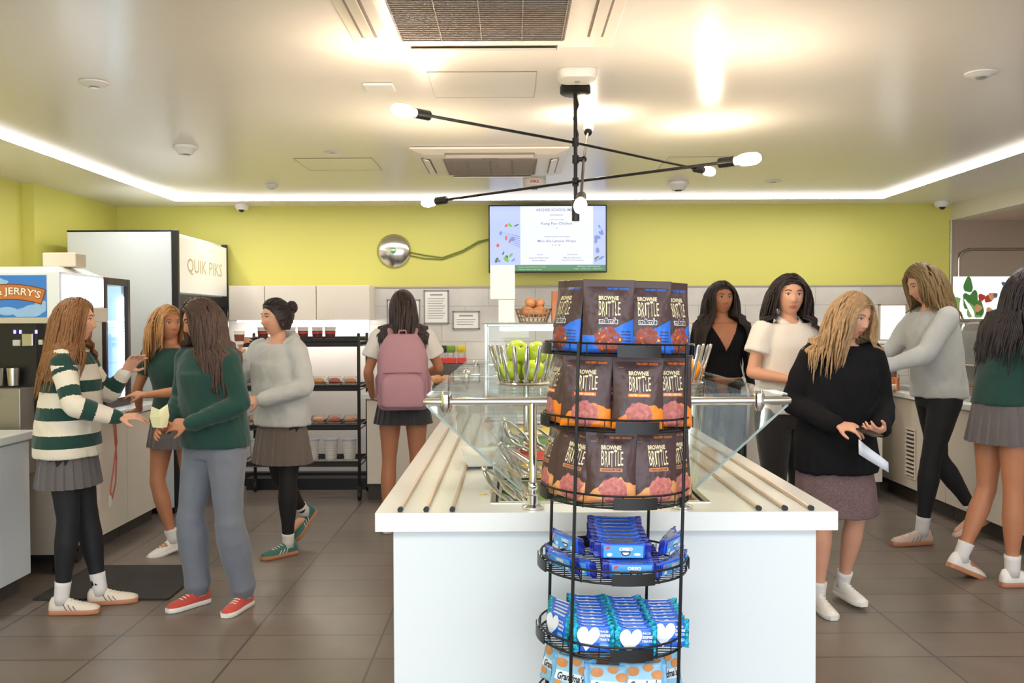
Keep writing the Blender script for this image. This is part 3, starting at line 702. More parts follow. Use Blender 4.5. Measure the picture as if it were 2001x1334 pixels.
# ------------------------------------------------------------------ left side machines
M_glossw = mat('gloss_white_panel', S(232, 236, 234), .25, var=.01)
M_blue = mat('sign_blue', S(62, 128, 206), .35, var=.08, vscale=3)
M_cloud = mat('cloud_pale_blue', S(150, 190, 228), .5, var=.1, vscale=12)
M_banner = mat('banner_cream', S(236, 226, 205), .4, var=.03)
M_bedge = mat('banner_edge_brown', S(120, 62, 34), .4, var=.05)
MY = 5.3
mx1 = X(117, MY)
fz = thing('ice_cream_machine', 'ice cream dispenser with a blue cloud sign on a wheeled steel body', 'ice cream machine', (-3.05, MY, 0))
def fx(px): return X(px, MY)+3.05
def fzz(py): return Z(py, MY)
a = -.5
bxmb(a, fx(112), 0, .36, .12, CT).build('lower_body', mat('beige_steel', S(186, 174, 160), .35, metal=.3, var=.03), fz, .004)
bxmb(a, fx(66), -.16, -.001, .6, fzz(752)).build('steel_front', mat('machine_steel', S(150, 142, 134), .35, metal=.6, var=.05), fz, .006)
MB().lathe([(.02, -.176), (.02, -.162), (.002, -.162)], (fx(20), 0, fzz(765)), ax='y').build('knob', M_black, fz)
bxmb(a, fx(70), -.001, .36, fzz(850), fzz(628)).build('dispenser_back', M_black, fz)
bxmb(fx(96), fx(117), .1, .36, CT+.001, fzz(628)).build('side_column', M_plastic_w, fz, .004)
hd = MB(); z0, z1 = fzz(626), fzz(526)
hd.box(a, fx(117), 0, .58, z0, z1); hd.build('sign_housing', M_glossw, fz, .008)
tp = MB(); tp.loft([[(a, .02, z1), (fx(112), .02, z1), (fx(112), .55, z1), (a, .55, z1)], [(a, .15, z1+.035), (fx(90), .15, z1+.035), (fx(90), .5, z1+.035), (a, .5, z1+.035)]]); tp.build('top_cap', M_glossw, fz, .004)
sgn = MB(); sgn.mi = 0; sgn.box(a+.01, fx(92), -.006, -.0005, fzz(616), fzz(534))
rnd = random.Random(5)
sgn.mi = 1
for _q, (cx_, cz_, rr) in enumerate(((72, 600, .045), (60, 606, .05), (45, 610, .035), (85, 590, .03), (3, 548, .03), (-12, 545, .04), (15, 604, .04))):
    pts = [(fx(cx_)+rr*1.5*math.cos(t)*(1+.1*math.sin(3*t)), fzz(cz_)+rr*.6*math.sin(t)) for t in [2*PI*i/20 for i in range(20)]]
    pts = [(min(x, fx(92)-.002), max(min(z, fzz(534)), fzz(616)+.002)) for x, z in pts]
    sgn.add([(x, -.0066-.0001*_q, z) for x, z in pts], [tuple(range(20))])
# arched lettering banner
R_ = .62; cxa = fx(22); cza = fzz(565)-R_
def arch(u, v, y): a_ = u/R_; return (cxa+(R_+v)*math.sin(a_), y, cza+(R_+v)*math.cos(a_))
def archband(u0, u1, v0, v1, y, mi):
    sgn.mi = mi; n = 24; vs = []
    for i in range(n+1):
        u = u0+(u1-u0)*i/n; vs += [arch(u, v0, y), arch(u, v1, y)]
    sgn.add(vs, [(2*i, 2*i+1, 2*i+3, 2*i+2) for i in range(n)])
archband(-.45, .198, -.05, .042, -.0075, 2); archband(-.45, .192, -.044, .036, -.008, 3)
sgn.mi = 2; put_text(sgn, "BEN & JERRY'S", .408, .062, lambda x, z: arch(x-.022, z-.004, -.0085), .045)
sgn.mi = 4; put_text(sgn, "BEN & JERRY'S", .40, .056, lambda x, z: arch(x-.022, z-.004, -.009), .02)
sgn.build('sign_face', [M_blue, M_cloud, M_bedge, mat('banner_orange', S(196, 120, 62), .4, var=.05), M_banner], fz)
bxmb(a, fx(98), -.012, .0, fzz(628), fzz(617)).build('sign_rail', mat('rail_beige', S(196, 186, 164), .4, var=.02), fz, .003)
# lit panel on the side of the head
sp = MB(); xx = fx(117)
sp.box(xx+.0005, xx+.012, .03, .55, z0+.10, z1-.02); sp.build('light_panel', mat('side_light_panel', S(200, 220, 245), .4, emit=.9, ecol=S(205, 222, 248)), fz, .004)
for yy in (.13, .43):
    sp = MB(); sp.loft([[(xx+.0125, yy+.07*math.cos(t), (z0+z1)/2+.04+.085*math.sin(t)) for t in [2*PI*i/24 for i in range(24)]], [(xx+.016, yy+.06*math.cos(t), (z0+z1)/2+.04+.075*math.sin(t)) for t in [2*PI*i/24 for i in range(24)]]])
    sp.build('lamp_spot', mat('side_spot', (1, 1, 1), .3, emit=3.5, ecol=(.88, .95, 1)), fz)
bxmb(xx+.0005, xx+.02, .0, .58, z0, z0+.09).build('side_trim', mat('trim_beige2', S(206, 194, 176), .4, var=.02), fz, .005)
# buttons and cups in the dark bay
for i, px in enumerate((29, 40, 71)):
    bxmb(fx(px)-.006, fx(px)+.006, -.006, -.0012, fzz(648), fzz(641)).build('indicator', mat('blue_led', S(70, 60, 255), .4, emit=3, ecol=(.15, .12, 1)), fz)
for i, (p0, p1, q0, q1) in enumerate(((45, 70, 648, 672), (27, 42, 660, 672), (77, 88, 660, 670))):
    bxmb(fx(p0), fx(p1)-.002 if p1 < 70 else fx(p1)-.01, -.02, -.0012, fzz(q1), fzz(q0)).build('nozzle_block', M_steel if i == 0 else mat('label_grey', S(190, 190, 180), .5, var=.03), fz, .004)
for i in range(2):
    MB().lathe([(.028, 0), (.034, .09), (.034, .1), (.03, .1)], (fx(8)+i*.08, -.06, fzz(748))).build('cup_holder', M_steel, fz, smooth='auto')
for xx_ in (a+.05, fx(95)):
    for yy in (.06, .3):
        m = MB(); m.lathe([(.002, -.014), (.04, -.014), (.045, 0), (.04, .014), (.002, .014)], (xx_, yy, .045), ax='x'); m.box(xx_-.02, xx_+.02, yy-.02, yy+.02, .07, .12)
        m.build('caster', M_black, fz, smooth='auto')
# box on top
t = bxmb(0, .2, 0, .14, 0, .085).build('carton', mat('beige_box', S(222, 208, 186), .6, var=.02), None, .008); t.location = (X(84, 5.7), 5.65, Z(523, 5.7)+.0)
tag(t, 'plain beige carton lying on top of the ice cream machine', 'box')
t.location.z = z1+.036; t.location.y = 5.5; t.location.x = X(84, 5.5)+.0

# tall white cooler
QX, QY0, QY1 = X(349, 7.0), 7.0, 8.235
qk = thing('tall_cooler', 'tall white cooler with a QUIK PIKS sign and dark glass door', 'cooler', (QX-.42, QY0, 0))
dx = .42; qh = Z(450, 7.0); D_ = QY1-QY0
bxmb(-dx, dx-.05, 0, D_, .05, qh).build('body', M_white, qk, .006)
bxmb(dx-.049, dx, 0, .035, .05, qh+.012).build('corner_trim', M_black, qk, .003)
bxmb(-dx, dx-.05, -.002, .02, qh, qh+.012).build('top_trim', M_blackm, qk, .002)
bxmb(dx-.049, dx, D_-.03, D_, .05, qh-.0).build('corner_trim', M_black, qk, .003)
sz0 = Z(577, 8.2)
bxmb(dx-.045, dx-.004, .036, D_-.031, sz0, qh-.03).build('sign_panel', mat('sign_panel_white', S(240, 236, 228), .35, emit=.12, ecol=(1, .97, .92)), qk, .003)
m = MB(); put_text(m, 'QUIK PIKS', .86, .13, lambda x, z: (dx-.0025, D_/2+x+.02, (sz0+qh)/2-.02+z), .0)
m.build('sign_lettering', mat('sign_letter_gold', S(214, 198, 150), .5, var=.03), qk)
dz0, dz1 = .12, sz0-.012
f = MB()
for a_ in ((.036, .09, dz0, dz1), (D_-.085, D_-.031, dz0, dz1), (.09, D_-.085, dz0, dz0+.06), (.09, D_-.085, dz1-.09, dz1)): f.box(dx-.048, dx-.004, a_[0], a_[1], a_[2], a_[3])
dr = f.build('door', M_black, qk, .003)
bxmb(dx-.03, dx-.026, .09, D_-.085, dz0+.06, dz1-.09).build('door_glass', M_dglass, dr)
MB().tube([(dx+.03, D_-.12, .95), (dx+.03, D_-.12, 1.55)], .011, 10).build('handle', M_steel, dr, smooth='auto')
# interior drawn as shallow lined cavity in front of the body
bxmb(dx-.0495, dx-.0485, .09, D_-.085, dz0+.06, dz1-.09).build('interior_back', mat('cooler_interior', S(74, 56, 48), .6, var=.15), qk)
bxmb(-dx+.04, dx-.06, .04, D_-.04, 0, .05).build('base', M_black, qk)
# lit glass cooler on the counter
LY0, LY1, LXF = 6.2, 6.60, X(247, 6.60)
lc = thing('countertop_cooler', 'lit black framed glass cooler standing on the left counter', 'cooler', (LXF-.3, LY0, CT+.001))
hh = Z(541, 6.4)-CT-.001; d_ = .3
fr = MB()
fr.box(-d_, d_, 0, LY1-LY0, 0, .05); fr.box(-d_, d_, 0, LY1-LY0, hh-.035, hh); fr.box(-d_, -d_+.02, 0, LY1-LY0, .05, hh-.035); fr.box(-d_+.02, d_, LY1-LY0-.012, LY1-LY0, .05, hh-.035); fr.box(-d_+.02, d_, 0, .012, .05, hh-.035)
fr.build('body', M_plastic_w, lc, .003)
f = MB(); q = LY1-LY0
for a_ in ((0, .03, 0, hh), (q-.045, q, 0, hh), (.03, q-.045, hh-.05, hh), (.03, q-.045, 0, .06)): f.box(d_+.001, d_+.03, a_[0], a_[1], a_[2], a_[3])
dr = f.build('door', mat('cooler_frame_brown', S(66, 54, 52), .4, var=.05), lc, .004)
bxmb(d_+.012, d_+.016, .03, q-.045, .06, hh-.05).build('door_glass', M_glass, dr)
bxmb(-d_+.021, -d_+.026, .013, q-.013, .05, hh-.036).build('back_light_panel', mat('cooler_back_glow', S(150, 185, 225), .5, emit=.7, ecol=S(150, 190, 235)), lc)
bxmb(-d_+.026, d_-.03, q-.017, q-.0125, .06, hh-.05).build('side_light_panel', MATS['cooler_back_glow'], lc)
for k in range(34):
    z = .08+k*(hh-.20)/34
    bxmb(d_-.045, d_-.005, q-.034, q-.018, z, z+.008).build('light_diode', mat('led_dot', (1, 1, 1), .4, emit=8, ecol=(.85, .93, 1)), lc)
bc = [S(60, 140, 90), S(220, 230, 235), S(230, 150, 60), S(60, 110, 190), S(200, 60, 60)]
for si in range(3):
    zs = .055+si*.25
    if si: bxmb(-d_+.03, d_-.03, .013, q-.04, zs-.008, zs).build('shelf', M_glass, lc)
    for k in range(4):
        col = bc[(k+si*2) % 5]
        o = MB().lathe([(.028, 0), (.03, .01), (.03, .11), (.012, .14), (.012, .16), (.002, .16)], n=14).build('bottle', mat(f'bottle_{(k+si*2)%5}', col, .2, var=.05), smooth='auto')
        o.location = (LXF-.3+d_-.1-(k % 2)*.09, LY0+.07+(k//2)*.11+(k % 2)*.0+.02, CT+.001+zs+.001)
        tag(o, f'{("green","white","orange","blue","red")[(k+si*2)%5]} bottle, {("bottom","middle","top")[si]} lit cooler shelf, {("front near the door hinge","behind the first","front near the light column","behind, near the light column")[k]}', 'bottle', 'bottles in the lit cooler')
# rubber mat
m = MB(); m.box(-2.53, -1.815, 4.82, 5.49, .0005, .012)
t = m.build('floor_mat', brick_mat('rubber_mat', S(62, 56, 52), S(58, 52, 48), S(36, 32, 30), .025, .012, .004, .7, .5, 'XY', .8), None, .004)
tag(t, 'black ribbed rubber floor mat by the left counter', 'mat')
# straws and cups on left counter
t = thing('lanyard', 'red and white beaded lanyard hanging over the left counter front', 'lanyard', (LX+.034, 5.97, CT+.002))
m = MB(); m.tube([(-.03, .01, .004), (.005, .01, .004), (.012, .01, -.02), (.012, .03, -.2), (.012, -.03, -.38), (.012, -.075, -.5), (.012, -.05, -.56), (.014, .0, -.46), (.014, .02, -.3), (.014, -.01, -.12), (.006, -.02, .004), (-.03, -.02, .004)], .005, 6)
m.build('strap', mat('lanyard_red', S(205, 110, 96), .6, var=.45, vscale=60), t, smooth=True)
bxmb(.008, .014, -.09, -.05, -.6, -.53).build('tag', M_paper, t, .002)
# napkins stack on near-left counter etc
for i, (x_, y_, lab) in enumerate(((-2.78, 6.02, 'steel utensil cup on the left counter beside the lit cooler'), (-2.86, 6.1, 'second steel utensil cup behind it on the left counter'))):
    t = thing('utensil_cup', lab, 'cup', (x_, y_, CT+.001), 0, 'utensil cups on the left counter')
    MB().lathe([(.03, 0), (.038, .1), (.036, .1), (.028, .004), (.002, .004)]).build('cup', M_steel, t, smooth='auto')

# ------------------------------------------------------------------ black wire bread rack
RY0, RY1 = 7.50, 7.93; RX0, RX1 = X(467, RY0), X(700, RY0)
br = thing('bread_rack', 'black wire shelving rack on casters holding packaged food', 'rack', ((RX0+RX1)/2, RY0, 0))
rw = (RX1-RX0)/2; rd = RY1-RY0
for xx_ in (-rw, rw):
    for yy in (0, rd):
        m = MB(); m.tube([(xx_, yy, .12), (xx_, yy, 1.36)], .0135, 10); m.build('post', M_black, br, smooth='auto')
        m = MB(); m.lathe([(.002, -.012), (.04, -.012), (.044, 0), (.04, .012), (.002, .012)], (xx_, yy, .046), ax='x'); m.box(xx_-.016, xx_+.016, yy-.016, yy+.016, .07, .12)
        m.build('caster', M_black, br, smooth='auto')
shz = [1.30, .94, .62, .32]
for z in shz:
    m = MB()
    for yy in (0, rd):
        m.tube([(-rw, yy, z), (rw, yy, z)], .006, 6, cap=False); m.tube([(-rw, yy, z-.035), (rw, yy, z-.035)], .006, 6, cap=False)
        if z > 1: m.tube([(-rw, yy, z+.035), (rw, yy, z+.035)], .005, 6, cap=False); m.box(-rw, rw, yy-.002, yy+.002, z-.03, z+.03)
        else: m.box(-rw, rw, yy-.002, yy+.002, z-.03, z-.004)
    for xx_ in (-rw, rw): m.tube([(xx_, 0, z), (xx_, rd, z)], .006, 6, cap=False); m.tube([(xx_, 0, z-.035), (xx_, rd, z-.035)], .006, 6, cap=False)
    for k in range(38): xx_ = -rw+2*rw*(k+.5)/38; m.tube([(xx_, 0, z+.004), (xx_, rd, z+.004)], .002, 4, cap=False)
    m.build('shelf', M_black, br, smooth='auto')
RC = (RX0+RX1)/2
M_clam = thin_glass('clamshell_plastic', (.96, .96, .96), .5)
def cupbox(i):
    t = thing('printed_cup', f'printed white, brown and red food cup, {("first","second","third","fourth","fifth","sixth")[i]} from the rack post by the backpack student', 'cup', (X(645-i*27, RY0)-.02, RY0+.1+.03*(i % 2), shz[0]+.008), 0, 'printed cups on the top rack shelf')
    m = MB(); m.mi = 0; m.lathe([(.036, 0), (.044, .1), (.046, .105), (.004, .106)], n=20)
    m.mi = 1; m.lathe([(.0405, .03), (.0436, .082), (.0405, .082)], n=20)
    m.mi = 2; m.lathe([(.0440, .058), (.0444, .074), (.0430, .074)], n=20)
    m.build('cup', [M_paper, mat('cup_brown', S(96, 46, 44), .4, var=.3, vscale=70), mat('cup_red', S(200, 70, 60), .4, var=.2, vscale=60)], t, smooth='auto')
    MB().lathe([(.047, .105), (.048, .112), (.04, .116), (.003, .116)], n=20).build('lid', M_plastic_w, t, smooth='auto')
for i in range(6): cupbox(i)
for si, (z, n) in enumerate(((shz[1], 7), (shz[2], 7))):
    for i in range(n):
        xx_ = RC-rw+.09+i*(2*rw-.18)/(n-1)
        t = thing('pastry_pack', f'clear pack of {("golden","orange")[si]} pastry, {("second","third")[si]} rack shelf, number {("one","two","three","four","five","six","seven")[i]} from the cooler side', 'pastry', (xx_, RY0+.12, z+.007), 0, f'pastries on the {("second","third")[si]} rack shelf')
        m = MB(); m.ball((0, 0, .028), .052, .05, .024, 14); m.build('pastry', mat(f'pastry_{i%3}', [S(214, 140, 92), S(230, 170, 110), S(190, 84, 60)][i % 3], .45, bump=.4, bscale=40, var=.3, vscale=40), t, smooth=True)
        m = MB(); m.loft([[(-.055, -.055, 0), (.055, -.055, 0), (.055, .055, 0), (-.055, .055, 0)], [(-.06, -.06, .03), (.06, -.06, .03), (.06, .06, .03), (-.06, .06, .03)], [(-.045, -.045, .065), (.045, -.045, .065), (.045, .045, .065), (-.045, .045, .065)]]); m.build('clear_shell', M_clam, t, .003)
for i in range(6):
    xx_ = RC-rw+.1+i*(2*rw-.2)/5
    t = thing('yogurt_tub', f'white ribbed tub on the bottom rack shelf, {("first","second","third","fourth","fifth","last")[i]} from the cooler side', 'tub', (xx_, RY0+.12, shz[3]+.007), 0, 'white tubs on the bottom rack shelf')
    m = MB(); pr = [(.045, 0)]
    for k in range(10): pr += [(.048+.012*k/10, .012+k*.014), (.045+.012*k/10, .018+k*.014)]
    pr += [(.06, .155), (.003, .156)]
    m.lathe(pr, n=20).build('tub', M_plastic_w, t, smooth='auto')
    MB().lathe([(.061, .156), (.062, .166), (.003, .168)], n=20).build('lid', mat('tub_lid', S(190, 200, 215), .4, var=.03), t, smooth='auto')
struct('trim_4', bxmb(RX0-.1, RX1+.1, 8.0, 8.19, 0, .1), M_black)

# ------------------------------------------------------------------ back counter things
st = thing('tiered_stand', 'grey metal tiered stand on the back counter holding wrapped rolls', 'stand', (X(880, 7.8), 7.7, CT+.001))
m = MB(); m.box(-.15, .15, 0, .2, .0, .05); m.box(-.15, .15, .12, .2, .05, .22); m.build('stand_body', mat('stand_grey', S(96, 92, 90), .4, metal=.4, var=.05), st, .004)
for i, px in enumerate((852, 868, 898, 912)):
    o = MB().ball((0, 0, 0), .05, .045, .04, 14).build('bread_roll', M_wrap, smooth=True); o.location = (X(880, 7.8)-.11+i*.073, 7.755, CT+.094); 
    tag(o, f'wrapped roll on the low step of the tiered stand, {("first","second","third","last")[i]} toward the display case', 'bread', 'rolls on the tiered stand')
for i in range(3):
    o = bxmb(-.042, .042, -.03, .03, 0, .05).build('red_snack_box', mat('red_pack', S(214, 64, 58), .35, var=.3, vscale=50), None, .006); o.location = (X(880, 7.8)-.09+i*.09, 7.86, CT+.223)
    tag(o, f'red and white snack box on top of the tiered stand, {("first","middle","last")[i]} toward the display case', 'box', 'red boxes on the tiered stand')
for i, (px, c_) in enumerate(((868, S(60, 60, 62)), (880, S(120, 160, 60)), (897, S(214, 196, 50)))):
    Y = 8.05; t = thing('lidded_jar', f'glass jar with a {("dark grey","green","yellow")[i]} lid beside the framed notices', 'jar', (X(px+ (i-1)*4, Y), Y, CT+.001), 0, 'jars on the back counter')
    MB().lathe([(.03, 0), (.032, .3), (.03, .31), (.002, .31)], n=18).build('jar', M_clam, t, smooth='auto')
    MB().lathe([(.036, .31), (.042, .32), (.042, .36), (.036, .372), (.002, .372)], n=18).build('lid', mat(f'jar_lid_{i}', c_, .4, var=.05), t, smooth='auto')
# right part of the back counter
for i, (px, Y, r, h, c_, lab) in enumerate(((1716, 7.7, .06, .17, S(150, 96, 70), 'tall glass jar of brown croutons on the back counter by the white wall panel'), (1738, 7.6, .06, .19, S(132, 90, 74), 'tallest glass jar of dark cereal near the wall panel ledge'), (1749, 7.52, .035, .13, S(214, 120, 44), 'small jar of orange sauce on the counter below the wall panel'))):
    t = thing('glass_jar', lab, 'jar', (X(px, Y), Y, CT+.001))
    MB().lathe([(r*.9, .003), (r*.92, h*.85), (.003, h*.87)], n=20).build('contents', mat(f'jarfood_{i}', c_, .5, bump=.5, bscale=40, var=.35, vscale=50), t, smooth='auto')
    MB().lathe([(r, 0), (r*1.02, h), (r*.9, h+.012)], n=20).build('glass', M_clam, t, smooth='auto')
t = thing('cream_bowl', 'small cream bowl at the end of the serving counter', 'bowl', (X(1733, 7.4), 7.4, CT+.001))
MB().lathe([(.035, 0), (.07, .045), (.075, .06), (.07, .06), (.03, .012), (.002, .012)], n=28).build('bowl', mat('cream_ceramic', S(232, 216, 188), .3, var=.02), t, smooth='auto')
# right serving counter: guard, steel unit, posters
gs = thing('food_guard', 'clear food guard on bent chrome frame over the serving counter', 'food guard', (3.34, 6.9, CT+.001))
for yy in (-.9, -.1, .75):
    m = MB(); m.tube([(.6, yy, .0), (.6, yy, .50), (.58, yy, .545), (.54, yy, .56), (.04, yy, .56), (.0, yy, .545), (-.02, yy, .50), (-.02, yy, .25)], .010, 8)
    m.build('bent_tube', M_chrome, gs, smooth='auto')
bxmb(-.024, -.018, -.9, .75, .25, .5).build('front_glass', M_glass, gs); bxmb(0, .6, -.91, .76, .572, .578).build('top_glass', M_glass, gs)
m = MB(); m.tube([(-.02, -.9, .25), (-.02, .75, .25)], .007, 8); m.build('lower_rod', M_chrome, gs, smooth='auto')
for i in range(4):
    y_ = 6.3+i*.3
    t = thing('hot_food_pan', f'steel pan under the food guard, {("nearest","second nearest","third","farthest")[i]} along the counter', 'food pan', (3.62, y_, CT+.001), 0, 'pans under the food guard')
    m = MB()
    for a_ in ((-.16, .16, -.12, -.112), (-.16, .16, .112, .12), (-.16, -.152, -.112, .112), (.152, .16, -.112, .112)): m.box(*a_, 0, .07)
    m.box(-.152, .152, -.112, .112, 0, .004); m.build('pan', M_pan, t, .002)
    n = 10; h = MB(); rnd = random.Random(i+60)
    h.add([(-.15+.3*a_/n, -.11+.22*b_/n, .05+.012*rnd.random()) for a_ in range(n+1) for b_ in range(n+1)], [(a_*(n+1)+b_, (a_+1)*(n+1)+b_, (a_+1)*(n+1)+b_+1, a_*(n+1)+b_+1) for a_ in range(n) for b_ in range(n)])
    h.build('food', mat('food_'+['cheese', 'greens', 'beans', 'carrots'][i], (.5, .5, .5)), t, smooth=True)
us = thing('refrigerated_cabinet', 'steel and glass refrigerated cabinet behind the serving counter', 'cabinet', (4.2, 7.3, 0))
ub = MB(); ub.box(.1, .9, -.75, .75, .0, CT+.55); ub.build('body', M_steel, us, .004)
for k in range(3):
    f = MB(); y0 = -.74+k*.495
    for a_ in ((y0, y0+.03, CT+.02, CT+.5), (y0+.455, y0+.485, CT+.02, CT+.5), (y0+.03, y0+.455, CT+.02, CT+.05), (y0+.03, y0+.455, CT+.47, CT+.5)): f.box(.075, .099, *a_)
    d2 = f.build('door', M_steel, us, .003); bxmb(.085, .089, y0+.03, y0+.455, CT+.05, CT+.47).build('door_glass', M_dglass, d2)
# posters standing on the steel cabinet
PY = 6.5
def poster(px0, px1, py0, py1, Y, label):
    x0, x1, z0, z1 = X(px0, Y), X(px1, Y), Z(py1, Y), Z(py0, Y)
    t = thing('poster', label, 'poster', ((x0+x1)/2, Y, z0)); return t, (x1-x0)/2, z1-z0
top_z = CT+.001+.579
t, hw_, hh_ = poster(1862, 1992, 556, 640, 7.1, 'bright poster of fruit and greens standing above the food guard')
t.location.z = top_z+.001
m = MB(); m.mi = 0; m.box(-hw_, hw_, 0, .006, 0, hh_)
rnd = random.Random(9)
def blob(cx_, cz_, rx, rz_, mi, y, n=18, wob=.15, ang=0):
    m.mi = mi; ph = rnd.uniform(0, 6); pts = []
    for i in range(n):
        t_ = 2*PI*i/n; r_ = 1+wob*math.sin(3*t_+ph); x, z = rx*r_*math.cos(t_), rz_*r_*math.sin(t_)
        pts.append((max(-hw_, min(hw_, cx_+x*math.cos(ang)-z*math.sin(ang))), y, max(0.001, min(hh_, cz_+x*math.sin(ang)+z*math.cos(ang)))))
    m.add(pts, [tuple(range(n))])
for k in range(7): blob(-hw_*.6+rnd.uniform(-.1, .12), hh_*rnd.uniform(.2, .85), .035, .06, 1+(k % 2), -.001-.0001*k)
blob(-hw_*.75, hh_*.3, .015, .09, 0, -.002); blob(-hw_*.5, hh_*.25, .015, .08, 0, -.0021, ang=.5)
for k in range(5): blob(-hw_*.1+rnd.uniform(-.05, .08), hh_*rnd.uniform(.15, .6), .028, .028, 3+(k % 2), -.0025-.0001*k)
for k in range(7): blob(hw_*rnd.uniform(.2, .9), hh_*rnd.uniform(.2, .9), .016, .014, 4+(k % 2), -.003-.0001*k)
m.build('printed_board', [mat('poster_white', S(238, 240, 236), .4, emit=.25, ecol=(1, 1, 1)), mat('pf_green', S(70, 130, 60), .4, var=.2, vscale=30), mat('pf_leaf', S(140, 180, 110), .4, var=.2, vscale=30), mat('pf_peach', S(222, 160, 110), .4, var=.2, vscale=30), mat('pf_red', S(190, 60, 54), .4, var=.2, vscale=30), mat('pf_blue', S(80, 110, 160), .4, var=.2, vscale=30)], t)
bxmb(-hw_, hw_, -.03, -.004, 0, .006).build('stand_foot', M_steel, t)
t, hw_, hh_ = poster(1816, 1853, 569, 633, 7.4, 'small white allergy sign with a red round face, on the food guard')
t.location.z = top_z+.001
m = MB(); m.mi = 0; m.box(-hw_, hw_, 0, .004, 0, hh_)
m.mi = 1
for k in range(6): m.box(-hw_*.5, hw_*.7, -.001, 0, hh_*(.55+.055*k), hh_*(.57+.055*k))
blob(-hw_*.2, hh_*.25, .025, .028, 2, -.001, wob=0); blob(-hw_*.1, hh_*.09, hw_*.7, .018, 3, -.0012)
m.build('printed_board', [M_paper, mat('print_orange', S(220, 150, 110), .5, var=.02), mat('print_red', S(205, 84, 84), .5, var=.1), mat('print_amber', S(240, 160, 60), .5, var=.1)], t)
bxmb(-hw_, hw_, -.03, -.004, 0, .005).build('stand_foot', M_steel, t)
t = thing('jar_blue_lid', 'white plastic tub with a blue lid standing on the food guard beside the poster', 'tub', (3.88, 7.3, CT+.581))
t.name = 'lidded_tub'
MB().lathe([(.055, 0), (.06, .15), (.06, .18), (.003, .18)], n=24).build('tub', M_plastic_w, t, smooth='auto'); MB().lathe([(.064, .18), (.064, .20), (.003, .204)], n=24).build('lid', mat('blue_lid', S(40, 80, 160), .4, var=.03), t, smooth='auto')

# ------------------------------------------------------------------ round wire snack rack
RKM = Matrix.Translation((.254, 2.52, 0)) @ Matrix.Rotation(math.radians(1.5), 4, 'Y')
rk = thing('wire_snack_rack', 'round black wire snack rack with six tiers in front of the island', 'rack', (0, 0, 0)); rk.matrix_world = RKM
RR = .205; TZ = [1.372-.193*i for i in range(6)]
PA = [math.radians(a_) for a_ in (234, 324, 54, 144)]
for a_ in PA:
    MB().tube([((RR+.0)*math.cos(a_), (RR+.0)*math.sin(a_), .0), (RR*math.cos(a_), RR*math.sin(a_), TZ[0]+.03)], .0045, 8).build('pole', M_blackm, rk, smooth='auto')
for i, z in enumerate(TZ):
    m = MB(); m.ring((0, 0, z), RR-.006, .003, 64, 6); m.ring((0, 0, z+.03), RR-.006, .003, 64, 6)
    n = 22
    for k in range(1, n):
        x_ = -RR+2*RR*k/n; h_ = math.sqrt(max(0, (RR-.006)**2-x_*x_)); m.seg((-h_, x_, z+.001), (h_, x_, z+.001), .0016, 5)
    for x_ in (-.1, 0, .1): h_ = math.sqrt((RR-.006)**2-x_*x_); m.seg((x_, -h_, z-.003), (x_, h_, z-.003), .0022, 5)
    for k in range(24): a_ = 2*PI*k/24; m.seg(((RR-.006)*math.cos(a_), (RR-.006)*math.sin(a_), z), ((RR-.006)*math.cos(a_), (RR-.006)*math.sin(a_), z+.03), .0015, 5)
    sh = m.build('shelf', M_blackm, rk, smooth='auto')
    for ca in (279, 189, 9, 99):
        m = MB(); vs = []; n = 14; Rp = RR+.003
        for k in range(n+1):
            a_ = math.radians(ca-16+32*k/n)
            for r_, zz in ((Rp, z-.003), (Rp, z+.027), (Rp-.003, z+.027), (Rp-.003, z-.003)): vs.append((r_*math.cos(a_), r_*math.sin(a_), zz))
        fs = [(4*k+j, 4*k+(j+1) % 4, 4*k+4+(j+1) % 4, 4*k+4+j) for k in range(n) for j in range(4)]+[(0, 1, 2, 3), (4*n, 4*n+1, 4*n+2, 4*n+3)]
        m.add(vs, fs); m.build('label_strip', M_black, sh, smooth='auto')
M_bag = mat('bag_brown_film', S(74, 52, 54), .42, bump=.15, bscale=14, var=.08, coat=.1)
M_cr = mat('bag_cream_print', S(240, 226, 184), .45, var=.03)
M_brn = mat('brownie_photo', S(150, 72, 56), .5, var=.75, vscale=90, bump=.2, bscale=90)
M_brn2 = mat('brownie_pale', S(188, 110, 104), .5, var=.7, vscale=110, bump=.2, bscale=90)
BK = {'blue': dict(acc=S(40, 116, 228), brn=M_brn, line=S(50, 120, 225), flav=None), 'orange': dict(acc=S(242, 136, 40), brn=M_brn2, line=S(236, 120, 40), flav='SALTED CARAMEL'),
      'tan': dict(acc=S(226, 158, 98), brn=M_brn2, line=S(196, 130, 84), flav='CHOCOLATE CHIP')}
BW, BH = .135, .192
